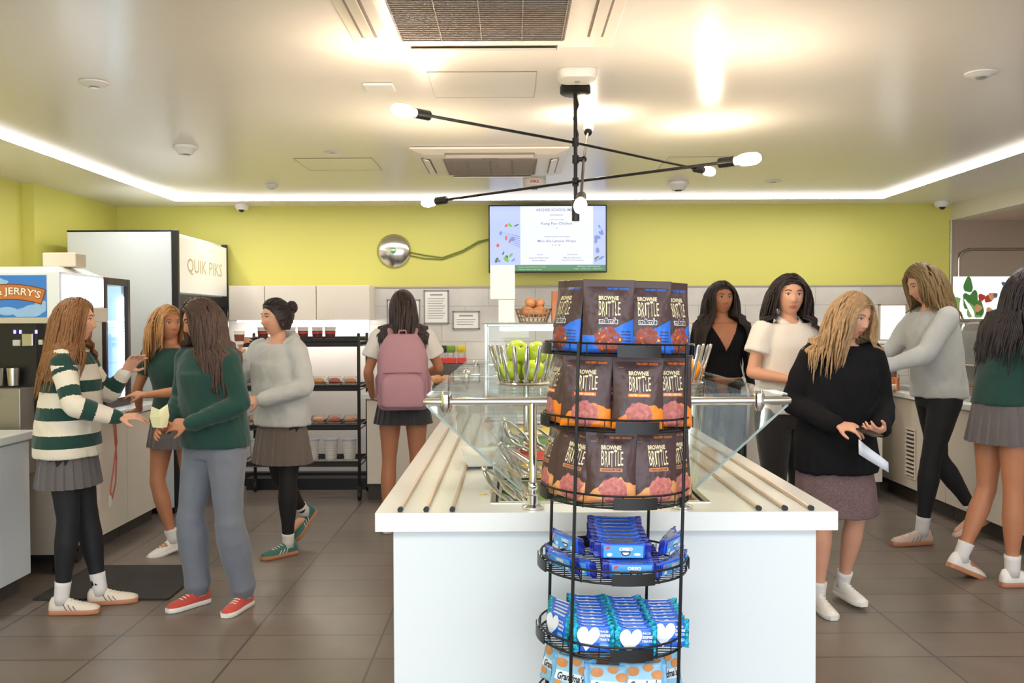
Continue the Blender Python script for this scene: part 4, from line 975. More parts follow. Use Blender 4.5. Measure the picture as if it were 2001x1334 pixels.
def bag_mesh(kind, seed):
    k = BK[kind]; rnd = random.Random(seed); nu, nv = 84, 112
    acc = mat('bag_accent_'+kind, k['acc'], .42, var=.12, vscale=20, coat=.1); ln = mat('bag_line_'+kind, k['line'], .45, var=.03)
    cand = [mat('candy_'+c_, v_, .3, var=.03) for c_, v_ in (('red', S(205, 50, 40)), ('yellow', S(236, 200, 50)), ('green', S(70, 160, 60)), ('blue', S(50, 120, 220)), ('orange', S(236, 120, 40)))]
    mats = [M_bag, acc, k['brn'], M_cr, ln, mat('print_white', S(232, 234, 238), .4, var=.02)]+cand
    off = Vector((seed*3.1, seed*1.7, 0))
    def hw(v): return BW/2*(1-.035*math.sin(PI*v)+.0*v)
    def front(x, z):
        v = min(max(z/BH, 0), 1); u = min(1, abs(x)/hw(v))
        prof = min(1, v/.05)**.5*.85+.15 if v < .05 else 1
        prof *= max(0, min(1, (.90-v)/.5))**.7 if v > .4 else 1
        t = .024*prof*(1-u**2.6)**.8+.0012
        wr = .0022*noise.noise(Vector((x*38, z*22, 0))+off)+.0012*noise.noise(Vector((x*90, z*60, 5))+off)
        return -(t+wr*min(1, t/.008)) , t
    mb = MB(); vs = []
    for i in range(nu+1):
        for j in range(nv+1):
            v = j/nv; x = (2*i/nu-1)*hw(v); z = v*BH; y, t = front(x, z); vs.append((x, y, z))
    fs = []; mi = []
    dots = [(rnd.uniform(-.03, .035), rnd.uniform(.008, .07), rnd.uniform(.0018, .003), rnd.randrange(5)) for _ in range(26)]
    bc_ = (.0 if kind != 'tan' else .006, .034)
    for i in range(nu):
        for j in range(nv):
            fs.append((i*(nv+1)+j, (i+1)*(nv+1)+j, (i+1)*(nv+1)+j+1, i*(nv+1)+j+1))
            v = (j+.5)/nv; x = (2*(i+.5)/nu-1)*BW/2; z = v*BH
            edge = .052+.016*math.sin(x*34+1.4)+.014*(x/BW)*2+.012*noise.noise(Vector((x*60, 3, seed)))
            m_ = 0
            if kind == 'blue':
                if z < (.066+.5*(x-.02) if x > .015 else .04+.1*(-x)): m_ = 1
            elif z < edge-.008: m_ = 1
            d = math.hypot((x-bc_[0])/.036, (z-bc_[1])/.034)+.22*noise.noise(Vector((x*70, z*70, seed)))
            if d < 1: m_ = 2
            if kind == 'blue' or d > 1.1:
                for (a_, b_, r_, c_) in dots:
                    if (x-a_)**2+(z-b_)**2 < r_*r_ and m_ == 2 and kind == 'blue': m_ = 6+c_
            mi.append(m_)
    mb.v = vs; mb.f = fs; mb.m = mi
    o_ = len(mb.v)
    for i in range(nu+1):
        for j in range(nv+1):
            x, y, z = vs[i*(nv+1)+j]; _, t = front(x, z); mb.v.append((x, t*.8, z))
    for i in range(nu):
        for j in range(nv): mb.f.append((o_+i*(nv+1)+j, o_+i*(nv+1)+j+1, o_+(i+1)*(nv+1)+j+1, o_+(i+1)*(nv+1)+j)); mb.m.append(0)
    g_ = lambda i, j: i*(nv+1)+j
    for j in range(nv):
        mb.f.append((g_(0, j), g_(0, j+1), o_+g_(0, j+1), o_+g_(0, j))); mb.m.append(0); mb.f.append((g_(nu, j+1), g_(nu, j), o_+g_(nu, j), o_+g_(nu, j+1))); mb.m.append(0)
    for i in range(nu):
        mb.f.append((g_(i+1, 0), g_(i, 0), o_+g_(i, 0), o_+g_(i+1, 0))); mb.m.append(0); mb.f.append((g_(i, nv), g_(i+1, nv), o_+g_(i+1, nv), o_+g_(i, nv))); mb.m.append(0)
    fn = lambda x, z: (x, front(x, z)[0]-.0009, z)
    fn2 = lambda x, z: (x, front(x, z)[0]-.0014, z)
    mb.mi = 3; put_text(mb, 'BROWNIE', .052, .0115, fn, .03, cx=0, cz=.143)
    # tall uneven letters
    xs = -.026; ws = [.0080, .0082, .0034, .0084, .0084, .0062, .0070]; hs = [(.097, .135), (.094, .134), (.099, .133), (.093, .134), (.096, .137), (.097, .134), (.098, .133)]
    for ch_, w2, (a_, b_) in zip('BRITTLE', ws, hs):
        put_text(mb, ch_, w2*.92, b_-a_, fn, .0, cx=xs+w2/2, cz=(a_+b_)/2); xs += w2+.0012
    mb.mi = 4; put_text(mb, 'THIN CRISPY. CRUNCHY.', .058, .0062, fn, .05, cx=.024, cz=.168)
    if kind == 'blue':
        mb.mi = 5; put_text(mb, "m&m's", .05, .018, fn, .09, cx=0, cz=.083)
        mb.mi = 0; put_text(mb, "m&m's", .046, .0145, fn2, .03, cx=0, cz=.083)
        mb.mi = 0
        for q_, s_ in enumerate(('THIN CRISPY', 'BROWNIE WITH', 'CHOCOLATE', 'CANDIES')): put_text(mb, s_, .026, .004, fn, .03, cx=.046, cz=.056-q_*.008)
    else:
        mb.mi = 4; vs2 = []; n = 20
        for q_ in range(n+1):
            x = -.029+.058*q_/n; vs2 += [fn(x, .0815), fn(x, .0905)]
        mb.add(vs2, [(2*q_, 2*q_+2, 2*q_+3, 2*q_+1) for q_ in range(n)])
        mb.mi = 0 if kind == 'tan' else 3; put_text(mb, k['flav'], .05, .0048, fn2, .04, cz=.086)
        mb.mi = 4; put_text(mb, 'SHEILA', .014, .003, fn, .02, cx=-.045, cz=.158)
    me = mb.mesh('pouch', mats); me.polygons.foreach_set('use_smooth', [True]*len(me.polygons)); return me
BM = {k: [bag_mesh(k, s_+i*5) for s_ in (1, 2)] for i, k in enumerate(BK)}
SHZ = .004
def place(o, x, y, z, rz=0, rx=0, ry=0):
    o.matrix_world = RKM @ Matrix.Translation((x, y, z)) @ Matrix.Rotation(rz, 4, 'Z') @ Matrix.Rotation(rx, 4, 'X') @ Matrix.Rotation(ry, 4, 'Y')
def bag(kind, tier, x, y, deg, label, rx=-4, ry=0, s_=0, dz=0):
    o = bpy.data.objects.new('snack_pouch', BM[kind][s_]); COL.objects.link(o)
    place(o, x, y, TZ[tier]+SHZ+dz, math.radians(deg), math.radians(rx), math.radians(ry))
    tag(o, label, 'snack bag', f'{kind} trimmed brownie bags on the rack')
    return o
T0 = 'blue trimmed brownie bag, top tier, '
bag('blue', 0, -.042, -.125, -3, T0+'large front one facing the camera', s_=0)
bag('blue', 0, .062, -.095, 4, T0+'second front one in the middle', s_=1)
bag('blue', 0, .145, -.045, 42, T0+'at the right turned outward', s_=0)
bag('blue', 0, -.145, -.04, -62, T0+'leftmost, turned sideways', s_=1)
bag('blue', 0, -.105, -.06, -38, T0+'tucked behind the large front one', s_=0)
bag('blue', 0, .168, .045, 75, T0+'sliver behind the right one', s_=1)
bag('blue', 0, -.05, .10, 160, T0+'at the back left facing away', s_=0)
bag('blue', 0, .06, .11, 200, T0+'at the back right facing away', s_=1)
T1 = 'orange trimmed brownie bag, second tier, '
bag('orange', 1, -.095, -.125, -14, T1+'front left', s_=1, dz=.0)
bag('orange', 1, .038, -.15, 2, T1+'front centre, lowest and nearest', s_=0, rx=-6)
bag('orange', 1, .13, -.085, 16, T1+'front right', s_=1)
bag('orange', 1, -.015, -.085, 0, T1+'peeking between the left and centre bags', s_=0)
bag('orange', 1, -.165, -.02, -75, T1+'at the far left turned sideways', s_=0)
bag('orange', 1, .05, .0, 0, T1+'behind the centre bag', s_=1)
bag('orange', 1, .165, .03, 80, T1+'at the far right turned sideways', s_=0)
bag('orange', 1, -.04, .11, 180, T1+'at the back facing away', s_=1)
T2 = 'tan trimmed brownie bag, third tier, '
bag('tan', 2, -.028, -.145, -2, T2+'large front one', s_=0)
bag('tan', 2, .092, -.12, 22, T2+'right of the front one, half turned', s_=1)
bag('tan', 2, .155, -.06, 42, T2+'rightmost, turned outward', s_=0)
bag('tan', 2, -.125, -.1, -38, T2+'left, leaning beside the front one', s_=1, ry=7)
bag('tan', 2, -.175, .0, -78, T2+'far left turned sideways', s_=0)
bag('tan', 2, .035, -.07, 5, T2+'behind, between the two front bags', s_=1)
bag('tan', 2, -.04, .0, 0, T2+'in the middle of the tier behind the front one', s_=1)
bag('tan', 2, .05, .11, 185, T2+'at the back facing away', s_=0)

# green bags inside the low cooler
MATS['bag_g'] = None; MATS.pop('bag_g')
gb = MB(); rr = []
for t, w_, th in ((0, .05, .012), (.1, .056, .026), (.5, .057, .03), (.85, .056, .012), (1, .056, .002)): rr.append([(math.cos(q)*w_, math.sin(q)*th, t*.17) for q in [2*PI*i/20 for i in range(20)]])
gb.loft(rr); gbm = gb.mesh('pouch', [mat('green_bag_film', S(112, 150, 70), .35, bump=.3, bscale=20, var=.35, vscale=25, coat=.3)]); gbm.polygons.foreach_set('use_smooth', [True]*len(gbm.polygons))
k = 0
for z_ in (.101, .333, .573):
    for c_ in (-.09, .0, .09):
        o = bpy.data.objects.new('green_snack_bag', gbm); COL.objects.link(o); o.location = (1.73+c_, BCY+.05+.09, z_+.001); o.rotation_euler = (-.18, 0, .05*c_)
        tag(o, f'green snack bag in the dark low cooler, {("bottom","middle","top")[k//3]} level, {("island side","centre","white cabinet side")[k%3]}', 'snack bag', 'green snack bags in the low cooler'); k += 1
# flow packs -----------------------------------------------------------------
def flow_pack(W, Hh, T, fin, mats, design, seed=0, topm=None):
    """face toward -Y, lying on its lower edge at z=0; crimped fins left and right"""
    mb = MB(); rnd = random.Random(seed)
    xs = [-W/2, -W/2+fin*.5, -W/2+fin, -W/2+fin*1.6, -W/2+fin*2.6]; xs = xs+[ -W/4, -W/8, 0, W/8, W/4]+[-x for x in reversed(xs)]
    rings = []; n = 20
    for i, x in enumerate(xs):
        e = W/2-abs(x); t = 0 if e <= fin else min(1, (e-fin)/(fin*1.6))
        th = .0012+(T/2)*math.sin(t*PI/2); hh_ = Hh/2*(1.0-.10*math.sin(t*PI/2)) ; zz = Hh/2
        jag = (.0016 if i in (0, len(xs)-1) else 0)
        ring = []
        for k in range(n):
            a_ = 2*PI*k/n; c_, s_ = math.cos(a_), math.sin(a_)
            sgn_ = lambda v_: (1 if v_ >= 0 else -1)
            yy = th*sgn_(c_)*abs(c_)**.5; z2 = hh_*sgn_(s_)*abs(s_)**.55
            wv = .0025*math.sin(k*2.6+seed)*(1-t)+.0012*noise.noise(Vector((x*60, z2*60, seed)))
            ring.append((x+jag*(-1)**k, -yy+wv, zz+z2))
        rings.append(ring)
    mb.loft(rings)
    for fi, f_ in enumerate(mb.f):
        xm = sum(mb.v[q][0] for q in f_)/len(f_)
        mb.m[fi] = 1 if abs(xm) > W/2-fin*1.5 else 0
        zm = sum(mb.v[q][2] for q in f_)/len(f_); ym = sum(mb.v[q][1] for q in f_)/len(f_)
        if topm is not None and zm > Hh*.86 and abs(xm) < W*.26 and ym > -T*.2: mb.m[fi] = topm
    fy = -(T/2+.0012)-.0012
    design(mb, lambda x, z: (x, fy+.0*abs(x), z))
    me = mb.mesh('wrapper', mats); me.polygons.foreach_set('use_smooth', [True]*len(me.polygons)); me.set_sharp_from_angle(angle=math.radians(50)); return me
M_ob = mat('oreo_blue_film', S(36, 92, 214), .25, bump=.3, bscale=40, var=.2, vscale=25, coat=.4)
M_obl = mat('oreo_light_blue', S(86, 168, 240), .3, var=.15, vscale=25)
M_obd = mat('foil_dark_blue', S(18, 40, 150), .25, bump=.5, bscale=50, var=.2, coat=.4)
M_wh = mat('print_white', (1, 1, 1)); M_ck = mat('cookie_black', S(46, 40, 40), .5, var=.1); M_rd = mat('print_red2', S(225, 70, 80), .4, var=.05)
def ell(mb, fn, cx_, cz_, rx, rz_, mi, dy=0, n=20, a0=0, a1=2*PI):
    mb.mi = mi; pts = []
    for i in range(n+1 if a1-a0 < 6.2 else n):
        t_ = a0+(a1-a0)*i/n; x, y, z = fn(cx_+rx*math.cos(t_), cz_+rz_*math.sin(t_)); pts.append((x, y-dy, z))
    mb.add(pts, [tuple(range(len(pts)))])
def d_oreo(mb, fn):
    mb.mi = 2; x0, x1, z0, z1 = -.052, .052, .006, .038
    mb.add([fn(x0, z0), fn(x1, z0), fn(x1, z1), fn(x0, z1)], [(0, 1, 2, 3)])
    ell(mb, fn, .006, .023, .013, .013, 4, .0002, a0=PI, a1=2*PI); ell(mb, fn, .006, .020, .009, .007, 3, .0004, a0=PI, a1=2*PI)
    mb.mi = 3; put_text(mb, 'OREO', .036, .0095, lambda x, z: (lambda p: (p[0], p[1]-.0006, p[2]))(fn(x, z)), .07, cx=.006, cz=.029)
    mb.mi = 5; mb.add([(lambda p: (p[0], p[1]-.0003, p[2]))(fn(*q_)) for q_ in ((-.047, .027), (-.036, .03), (-.034, .036), (-.045, .035))], [(0, 1, 2, 3)])
    ell(mb, fn, -.036, .014, .007, .005, 3, .0003); ell(mb, fn, .036, .015, .009, .004, 3, .0003)
OREO = flow_pack(.15, .044, .022, .011, [M_ob, M_obd, M_obl, M_wh, M_ck, M_rd, mat('foil_silver_blue', S(150, 165, 205), .2, metal=.7, bump=.3, bscale=40)], d_oreo, 1, 6)
M_kb = mat('crisp_blue_film', S(34, 104, 220), .25, bump=.3, bscale=40, var=.2, vscale=25, coat=.4)
M_teal = mat('foil_teal', S(40, 170, 200), .22, metal=.5, bump=.8, bscale=60, var=.5, vscale=60)
def d_krisp(mb, fn):
    # white heart
    pts = []
    for i in range(28):
        t_ = 2*PI*i/28; hx = 16*math.sin(t_)**3; hz = 13*math.cos(t_)-5*math.cos(2*t_)-2*math.cos(3*t_)-math.cos(4*t_)
        x, y, z = fn(-.016+hx*.0019*math.cos(-.25)+hz*.0003, .040+hz*.0022); pts.append((x, y-.0002, max(z, .006)))
    mb.mi = 2; mb.add(pts, [tuple(range(28))])
    for q_, (s_, w_, h_) in enumerate((('RICE', .02, .005), ('KRISPIES', .03, .007), ('TREATS', .026, .006))):
        mb.mi = 2; put_text(mb, s_, w_, h_, lambda x, z: (lambda p: (p[0], p[1]-.0003, p[2]))(fn(x, z)), .04, cx=.026, cz=.056-q_*.01)
    ell(mb, fn, .026, .022, .014, .006, 3, .0003)
    mb.mi = 2; put_text(mb, 'THE ORIGINAL', .02, .0035, lambda x, z: (lambda p: (p[0], p[1]-.0005, p[2]))(fn(x, z)), .03, cx=.026, cz=.022)
KRISP = flow_pack(.108, .074, .018, .009, [M_kb, M_teal, mat('heart_white', S(232, 238, 248), .35, var=.02), mat('mid_blue', S(70, 150, 235), .3, var=.05)], d_krisp, 2, 2)
M_gb = mat('cookie_pack_blue', S(150, 200, 232), .3, bump=.3, bscale=30, var=.15, vscale=20, coat=.3)
def d_gran(mb, fn):
    for (x, z, r_) in ((-.03, .085, .017), (.012, .093, .014), (.035, .075, .016), (-.035, .03, .013)): ell(mb, fn, x, z, r_, r_*.7, 3, .0002)
    mb.mi = 4; mb.add([fn(-.048, .042), fn(.04, .036), fn(.046, .062), (fn(-.044, .066))], [(0, 1, 2, 3)])
    mb.mi = 2; put_text(mb, "Grandma's", .078, .02, lambda x, z: (lambda p: (p[0], p[1]-.0006, p[2]))(fn(x, z)), .03, shear=.3, cx=0, cz=.052)
GRAN = flow_pack(.125, .11, .02, .009, [M_gb, mat('crimp_pale_blue', S(120, 180, 225), .3, bump=.5, bscale=50, coat=.3), M_ck, mat('cookie_tan', S(205, 140, 84), .5, var=.3, vscale=60), mat('gran_white', S(220, 234, 244), .4, var=.03)], d_gran, 3)
def pack(me, tier, x, y, z, deg, rx, label, group, nm):
    o = bpy.data.objects.new(nm, me); COL.objects.link(o); place(o, x, y, TZ[tier]+SHZ+z, math.radians(deg), math.radians(rx)); tag(o, label, 'snack pack', group); return o
ordn = ['front', 'second', 'third', 'fourth', 'fifth', 'sixth', 'seventh', 'eighth', 'ninth', 'tenth', 'last']
GO = 'blue cookie packs on the fourth tier'
for i in range(8): pack(OREO, 3, .03+.002*i, -.155+i*.027, 0, 1, 0, f'blue cookie sleeve, lower row of the fourth tier, {ordn[i]} from the front', GO, 'cookie_sleeve')
rnd = random.Random(2)
for i in range(9): pack(OREO, 3, .005+rnd.uniform(-.005, .005), -.13+i*.026, .046+(.0 if i < 3 else .004*(i-2)), rnd.uniform(-3, 3), 6, f'blue cookie sleeve, upper row of the fourth tier, {ordn[i]} from the front', GO, 'cookie_sleeve')
for i, (x, y, z, d) in enumerate(((-.105, -.105, 0, -52), (-.14, -.075, 0, -58), (-.125, -.05, .046, -60), (-.15, -.04, 0, -66))): pack(OREO, 3, x, y, z, d, 8, f'blue cookie sleeve on the fourth tier left side, {("nearest","next","resting on the two others","farthest")[i]}', GO, 'cookie_sleeve')
for i, (x, y, z, d) in enumerate(((.135, -.1, 0, 48), (.155, -.065, 0, 56), (.145, -.045, .046, 58), (.165, -.03, 0, 66), (.15, .0, .046, 70))): pack(OREO, 3, x, y, z, d, 8, f'blue cookie sleeve on the fourth tier right side, {("nearest","next","resting on the two nearest","third along the bottom","upper, farthest")[i]}', GO, 'cookie_sleeve')
GK = 'blue and white crisp bar packs on the fifth tier'
for ci, (cx_, y0, n, dg) in enumerate(((-.062, -.165, 11, -2), (.043, -.17, 11, 3), (.138, -.115, 8, 10))):
    for i in range(n):
        pack(KRISP, 4, cx_+rnd.uniform(-.003, .003), y0+i*.0265, .0, dg+rnd.uniform(-3, 3), -9+rnd.uniform(-3, 3), f'blue and white crisp bar, {("left","middle","right")[ci]} column of the fifth tier, {ordn[i]} from front', GK, 'crisp_bar')
for i in range(5): pack(KRISP, 4, -.152+.004*i, -.07+i*.028, .0, -60+3*i, -6, f'blue and teal crisp bar, far left of the fifth tier, {ordn[i]} from the front', GK, 'crisp_bar')
GG = 'pale blue cookie packs on the lowest visible tier'
for i, (x, y, d, z) in enumerate(((.075, -.135, 8, .05), (.145, -.06, 35, .05), (-.02, -.14, -4, .045), (-.115, -.10, -30, .05), (-.16, -.02, -60, .05), (.03, -.06, 0, .055), (-.06, -.05, -10, .055))):
    pack(GRAN, 5, x, y, z, d, -12, f'pale blue cookie pack, lowest tier, {("nearest to the right with script lettering","rightmost turned outward","front centre left","front left half turned","far left sideways","behind the lettered one","behind the centre left one")[i]}', GG, 'cookie_pack')
for i, (x, y, d) in enumerate(((.075, -.12, 8), (.14, -.05, 35), (-.02, -.125, -4), (-.11, -.09, -30), (-.155, -.015, -60), (.03, -.05, 0), (-.06, -.04, -10))):
    pass
#@@PART3@@

# ------------------------------------------------------------------ people
def remesh(mb, vox):
    me = mb.mesh('tmp', M_skin); o = bpy.data.objects.new('tmp', me); COL.objects.link(o)
    r = o.modifiers.new('r', 'REMESH'); r.mode = 'VOXEL'; r.voxel_size = vox
    dg = bpy.context.evaluated_depsgraph_get(); m2 = bpy.data.meshes.new_from_object(o.evaluated_get(dg))
    bpy.data.objects.remove(o); bpy.data.meshes.remove(me); m2.materials.clear(); return m2
def co_of(me):
    a_ = np.empty(len(me.vertices)*3, np.float32); me.vertices.foreach_get('co', a_); return a_.reshape(-1, 3)
def set_co(me, c): me.vertices.foreach_set('co', c.astype(np.float32).ravel()); me.update()
def smooth_mesh(me, it, wfn=None, f_=.5):
    c = co_of(me); e = np.empty(len(me.edges)*2, np.int32); me.edges.foreach_get('vertices', e); e = e.reshape(-1, 2)
    deg = np.bincount(e.ravel(), minlength=len(c)).astype(np.float32)[:, None]; deg[deg == 0] = 1
    w_ = np.ones((len(c), 1), np.float32) if wfn is None else wfn(c)[:, None]
    for _ in range(it):
        acc = np.zeros_like(c)
        for k in range(3):
            acc[:, k] = np.bincount(e[:, 0], weights=c[e[:, 1], k], minlength=len(c))+np.bincount(e[:, 1], weights=c[e[:, 0], k], minlength=len(c))
        c = c+(acc/deg-c)*f_*w_
    set_co(me, c); return c
def vnoise(c, s, seed):
    """cheap smooth pseudo noise on an array of points"""
    r = np.random.RandomState(seed); out = np.zeros(len(c))
    for k in range(7):
        d = r.normal(size=3); d /= np.linalg.norm(d); out += np.sin(c@d*s*(1+.35*k)+r.uniform(0, 6.28))/(1+.25*k)
    return out/3
def V(*a_): return Vector(a_)
def lerp_r(rs, n): return [rs[0]+(rs[1]-rs[0])*i/n for i in range(n+1)]
def limb(mb, a_, b_, prof, n=14, infl=0):
    pts = [a_.lerp(b_, t) for t, r in prof]; mb.tube(pts, [r+infl for t, r in prof], n)
def hand(mb, wr, d, pn, side, curl=.5, s=1.0, spread=1.0):
    """wr wrist point, d pointing direction, pn palm normal, side: +1 thumb on cross(d,pn) side"""
    d = d.normalized(); pn = (pn-d*pn.dot(d)).normalized(); ac = d.cross(pn)*side
    rings = []
    for t, w_, th in ((-.012, .024, .019), (.01, .029, .017), (.04, .038, .0155), (.07, .040, .013), (.088, .037, .0105)):
        c_ = wr+d*t*s; rings.append([c_+ac*math.cos(q)*w_*s+pn*math.sin(q)*th*s for q in [2*PI*i/12 for i in range(12)]])
    mb.loft(rings)
    L_ = (.066, .074, .069, .054)
    for i in range(4):
        off = (1.5-i)*.0205*s
        b_ = wr+d*(.084-.006*abs(1.2-i))*s+ac*off
        dd = (d+ac*(1.5-i)*.07*spread).normalized(); pts = [b_-dd*.012*s]; cur = b_; pts.append(cur); ang = 0
        for j, fr in enumerate((.42, .33, .25)):
            ang += curl*(.55, .75, .55)[j]*(1+.12*i)
            cur = cur+(dd*math.cos(ang)+pn*math.sin(ang))*L_[i]*fr*s; pts.append(cur)
        mb.tube(pts, [.0085*s, .0088*s, .0082*s, .0076*s, .0062*s], 8)
    b_ = wr+d*.022*s+ac*.027*s; td = (d*.62+ac*.62+pn*.45).normalized(); t2 = (d*.85+ac*.25+pn*.5).normalized()
    mb.tube([b_-td*.01, b_+td*.022*s, b_+td*.042*s, b_+td*.042*s+t2*.026*s], [.012*s, .0115*s, .0095*s, .0075*s], 8)
HA, HB, HC = .074, .094, .116
def head_grid(mb, M, glasses=False):
    """M: head frame to person frame. face toward -Y"""
    nu, nv = 72, 52; rings = []
    def g(v, c_, s_): return math.exp(-((v-c_)/s_)**2)
    for j in range(nv+1):
        ph = -PI/2+PI*j/nv; ring = []
        for i in range(nu):
            th = 2*PI*i/nu
            cx_, cyy, cz_ = math.cos(ph)*math.cos(th), math.cos(ph)*math.sin(th), math.sin(ph)
            a_, b_ = HA, HB
            t = max(0, -cz_)
            if cz_ < 0: a_ *= 1-.26*t**1.5; b_ *= (1-.30*t) if cyy > 0 else (1-.06*t)
            else: a_ *= 1+.02*math.sin(PI*cz_)
            sx_ = (1 if cx_ >= 0 else -1)*abs(cx_)**.92*a_; sy_ = cyy*b_*(1.0 if cyy > 0 else .95); sz_ = cz_*HC
            x, y, z = sx_, sy_, sz_
            if y < 0:
                f_ = min(1, -y/.05)
                nb = 0
                if -.042 < z < .022:
                    tt = (z-.022)/(-.052); nb = .021*max(0, tt)**1.3*math.exp(-(x/(.0075+.006*max(0, tt)))**2)
                    if z < -.030: nb *= max(0, 1-(-.030-z)/.012)
                dy = -nb-.004*g(z, .030, .012)*g(x, 0, .04)+.0085*(g(x, .031, .016)+g(x, -.031, .016))*g(z, .008, .011)
                dy += -.0035*(g(x, .042, .018)+g(x, -.042, .018))*g(z, -.022, .02)
                dy += -.0065*g(x, 0, .02)*g(z, -.055, .006)-.0062*g(x, 0, .017)*g(z, -.068, .006)+.004*g(x, 0, .024)*g(z, -.0615, .0025)
                dy += -.007*g(x, 0, .018)*g(z, -.098, .014)+.003*g(z, -.081, .006)*g(x, 0, .02)
                y += dy*f_
            ring.append(M@V(x, y, z))
        rings.append(ring)
    mb.loft(rings)
    for s_ in (1, -1):  # ears
        e = []
        for k in range(9):
            a_ = -PI*.15+2*PI*.72*k/8; e.append(M@V(s_*(HA-.001+.008*math.sin(a_*.5+.4)), .012+.015*math.cos(a_+PI/2), -.008+.029*math.sin(a_+PI/2)))
        mb.tube(e, .0052, 8); mb.ball(M@V(s_*(HA-.004), .012, -.008), .008, .014, .024, 12)
def eyes(M, par, look=0):
    for s_ in (1, -1):
        c_ = V(s_*.031, -.0655, .008)
        m = MB(); m.T = M; m.ball(c_, .0125, None, None, 16); e = m.build('eye', M_eyew, par, smooth=True)
        m = MB(); m.T = M@Matrix.Translation(c_+V(look*.004, -.0097, 0)); m.lathe([(.0058, 0), (.005, -.0026), (.0005, -.0034)], ax='y', n=14); m.build('iris', M_iris, e, smooth=True)
        m = MB(); m.T = M
        m.tube([(s_*.0185, -.0785, .008), (s_*.025, -.082, .0155), (s_*.033, -.0800, .0165), (s_*.041, -.073, .0125), (s_*.045, -.067, .008)], .0017, 6); m.build('eyelid', MATS['lash_dark'], e, smooth=True)
mat('lash_dark', S(52, 36, 30), .6, var=.1)
def hair(par, M, col, length, n=300, part='side', wind=(0, 0, 0), curl=.004, body=None, seed=1, tie=None, width=.0085, name='hair', sweep=(0, 0, 0)):
    """cap over the scalp plus long locks hanging round head and shoulders; one mesh"""
    hm = mat('hair_'+'_'.join(str(int(c_)) for c_ in col), S(*col), .42, var=.45, vscale=60, bump=.3, bscale=200, spec=.4)
    rnd = random.Random(seed); mb = MB(); Mi = M.inverted()
    A, B, C_ = HA+.012, HB+.012, HC+.014
    # cap
    nu, nv = 48, 22; rings = []
    for j in range(nv+1):
        ring = []
        for i in range(nu):
            th = 2*PI*i/nu; front = max(0, -math.sin(th))
            lo = -.55+1.12*min(1, front*1.5)**1.3; ph = math.asin(max(-.99, min(.99, lo)))+(PI/2-math.asin(max(-.99, min(.99, lo))))*j/nv
            k = 1+.018*math.sin(th*17+3*math.sin(ph*2))*(1-j/nv)
            ring.append(M@V(math.cos(ph)*math.cos(th)*A*k, math.cos(ph)*math.sin(th)*B*k+.004, math.sin(ph)*C_))
        rings.append(ring)
    mb.loft(rings)
    px_ = {'side': .018, 'mid': 0, 'back': 0}[part]
    bodies = body or []
    for q in range(n):
        th = rnd.uniform(0, 2*PI); r_ = rnd.uniform(.0, 1)
        front = max(0, -math.sin(th)); lo = -.35+.98*min(1, front*1.5)**1.3
        zz = lo+(.985-lo)*(r_**.8); cr = math.sqrt(max(0, 1-zz*zz))
        p = V(cr*math.cos(th)*A, cr*math.sin(th)*B, zz*C_)
        if part == 'back' or tie: v_ = V(0, 1, -.1)
        else: v_ = V(1 if p.x > px_ else -1, .35, .1)
        pts = []; ds = .022; L_ = length*rnd.uniform(.82, 1.06); tot = 0; ph0 = rnd.uniform(0, 6)
        wv = Vector(wind); g_ = Mi.to_3x3()@V(0, 0, -1); wl = Mi.to_3x3()@wv; sw = Mi.to_3x3()@Vector(sweep)
        while tot < L_:
            pts.append(M@p); k = min(1, tot/.12)
            if tie and tot < .25:
                tgt = V(*tie)-p; v_ = (v_*.5+tgt.normalized()*.6)
                if tgt.length < .02: break
            else:
                v_ = v_*.55+g_*(.25+.35*k)+wl*(tot/ max(length, .01))+sw*k
            v_.normalize(); c2 = V(math.sin(tot*28+ph0), math.cos(tot*23+ph0), 0)*curl*k
            p = p+v_*ds+c2*.6
            e = math.sqrt((p.x/A)**2+((p.y)/B)**2+(p.z/C_)**2)
            if e < 1.03:
                f_ = 1.03/e; p = V(p.x*f_, p.y*f_, p.z*f_)
            if not tie and p.y < -.035 and p.z < .055 and abs(p.x) < .070: p.x = .072*(1 if p.x > px_ else -1)
            if not tie and p.y < -.075: p.y = -.075 + (p.y+.075)*.3
            wp = M@p
            for (bc_, bxr, byr, z0_, z1_) in bodies:
                if z0_ < wp.z < z1_:
                    ddx, ddy = wp.x-bc_[0], wp.y-bc_[1]; e = math.sqrt((ddx/bxr)**2+(ddy/byr)**2)
                    if e < 1: f_ = 1/max(e, .2); wp = V(bc_[0]+ddx*f_, bc_[1]+ddy*f_, wp.z)
            p = Mi@wp; tot += ds
        if len(pts) < 4: continue
        w_ = width*rnd.uniform(.7, 1.15); m_ = len(pts)
        mb.tube(pts, [w_*(.75+.25*math.sin(PI*min(1, i/m_*1.2)))*(1 if i < m_*.7 else max(.18, (m_-i)/(m_*.3))) for i in range(m_)], 6, flat=.5, cap=False)
    if tie:
        tp_ = V(*tie)
        if length > .3:   # ponytail
            pass
        else:
            m2 = MB(); m2.T = M; 
            for k in range(60):
                a_ = k*2.4; r2 = .034; zc = -1+2*(k+.5)/60; rr = math.sqrt(1-zc*zc)
                c0 = tp_+V(rr*math.cos(a_)*r2, rr*math.sin(a_)*r2*.9+.015, zc*r2); c1 = tp_+V(rr*math.cos(a_+.8)*r2, rr*math.sin(a_+.8)*r2*.9+.015, zc*r2+.006)
                m2.tube([c0, (c0+c1)/2*1.0+V(0, .003, 0), c1], .009, 6)
            o_ = len(mb.v); mb.v += m2.v; mb.f += [[i+o_ for i in f_] for f_ in m2.f]; mb.m += m2.m
    return mb.build(name, hm, par, smooth=True)

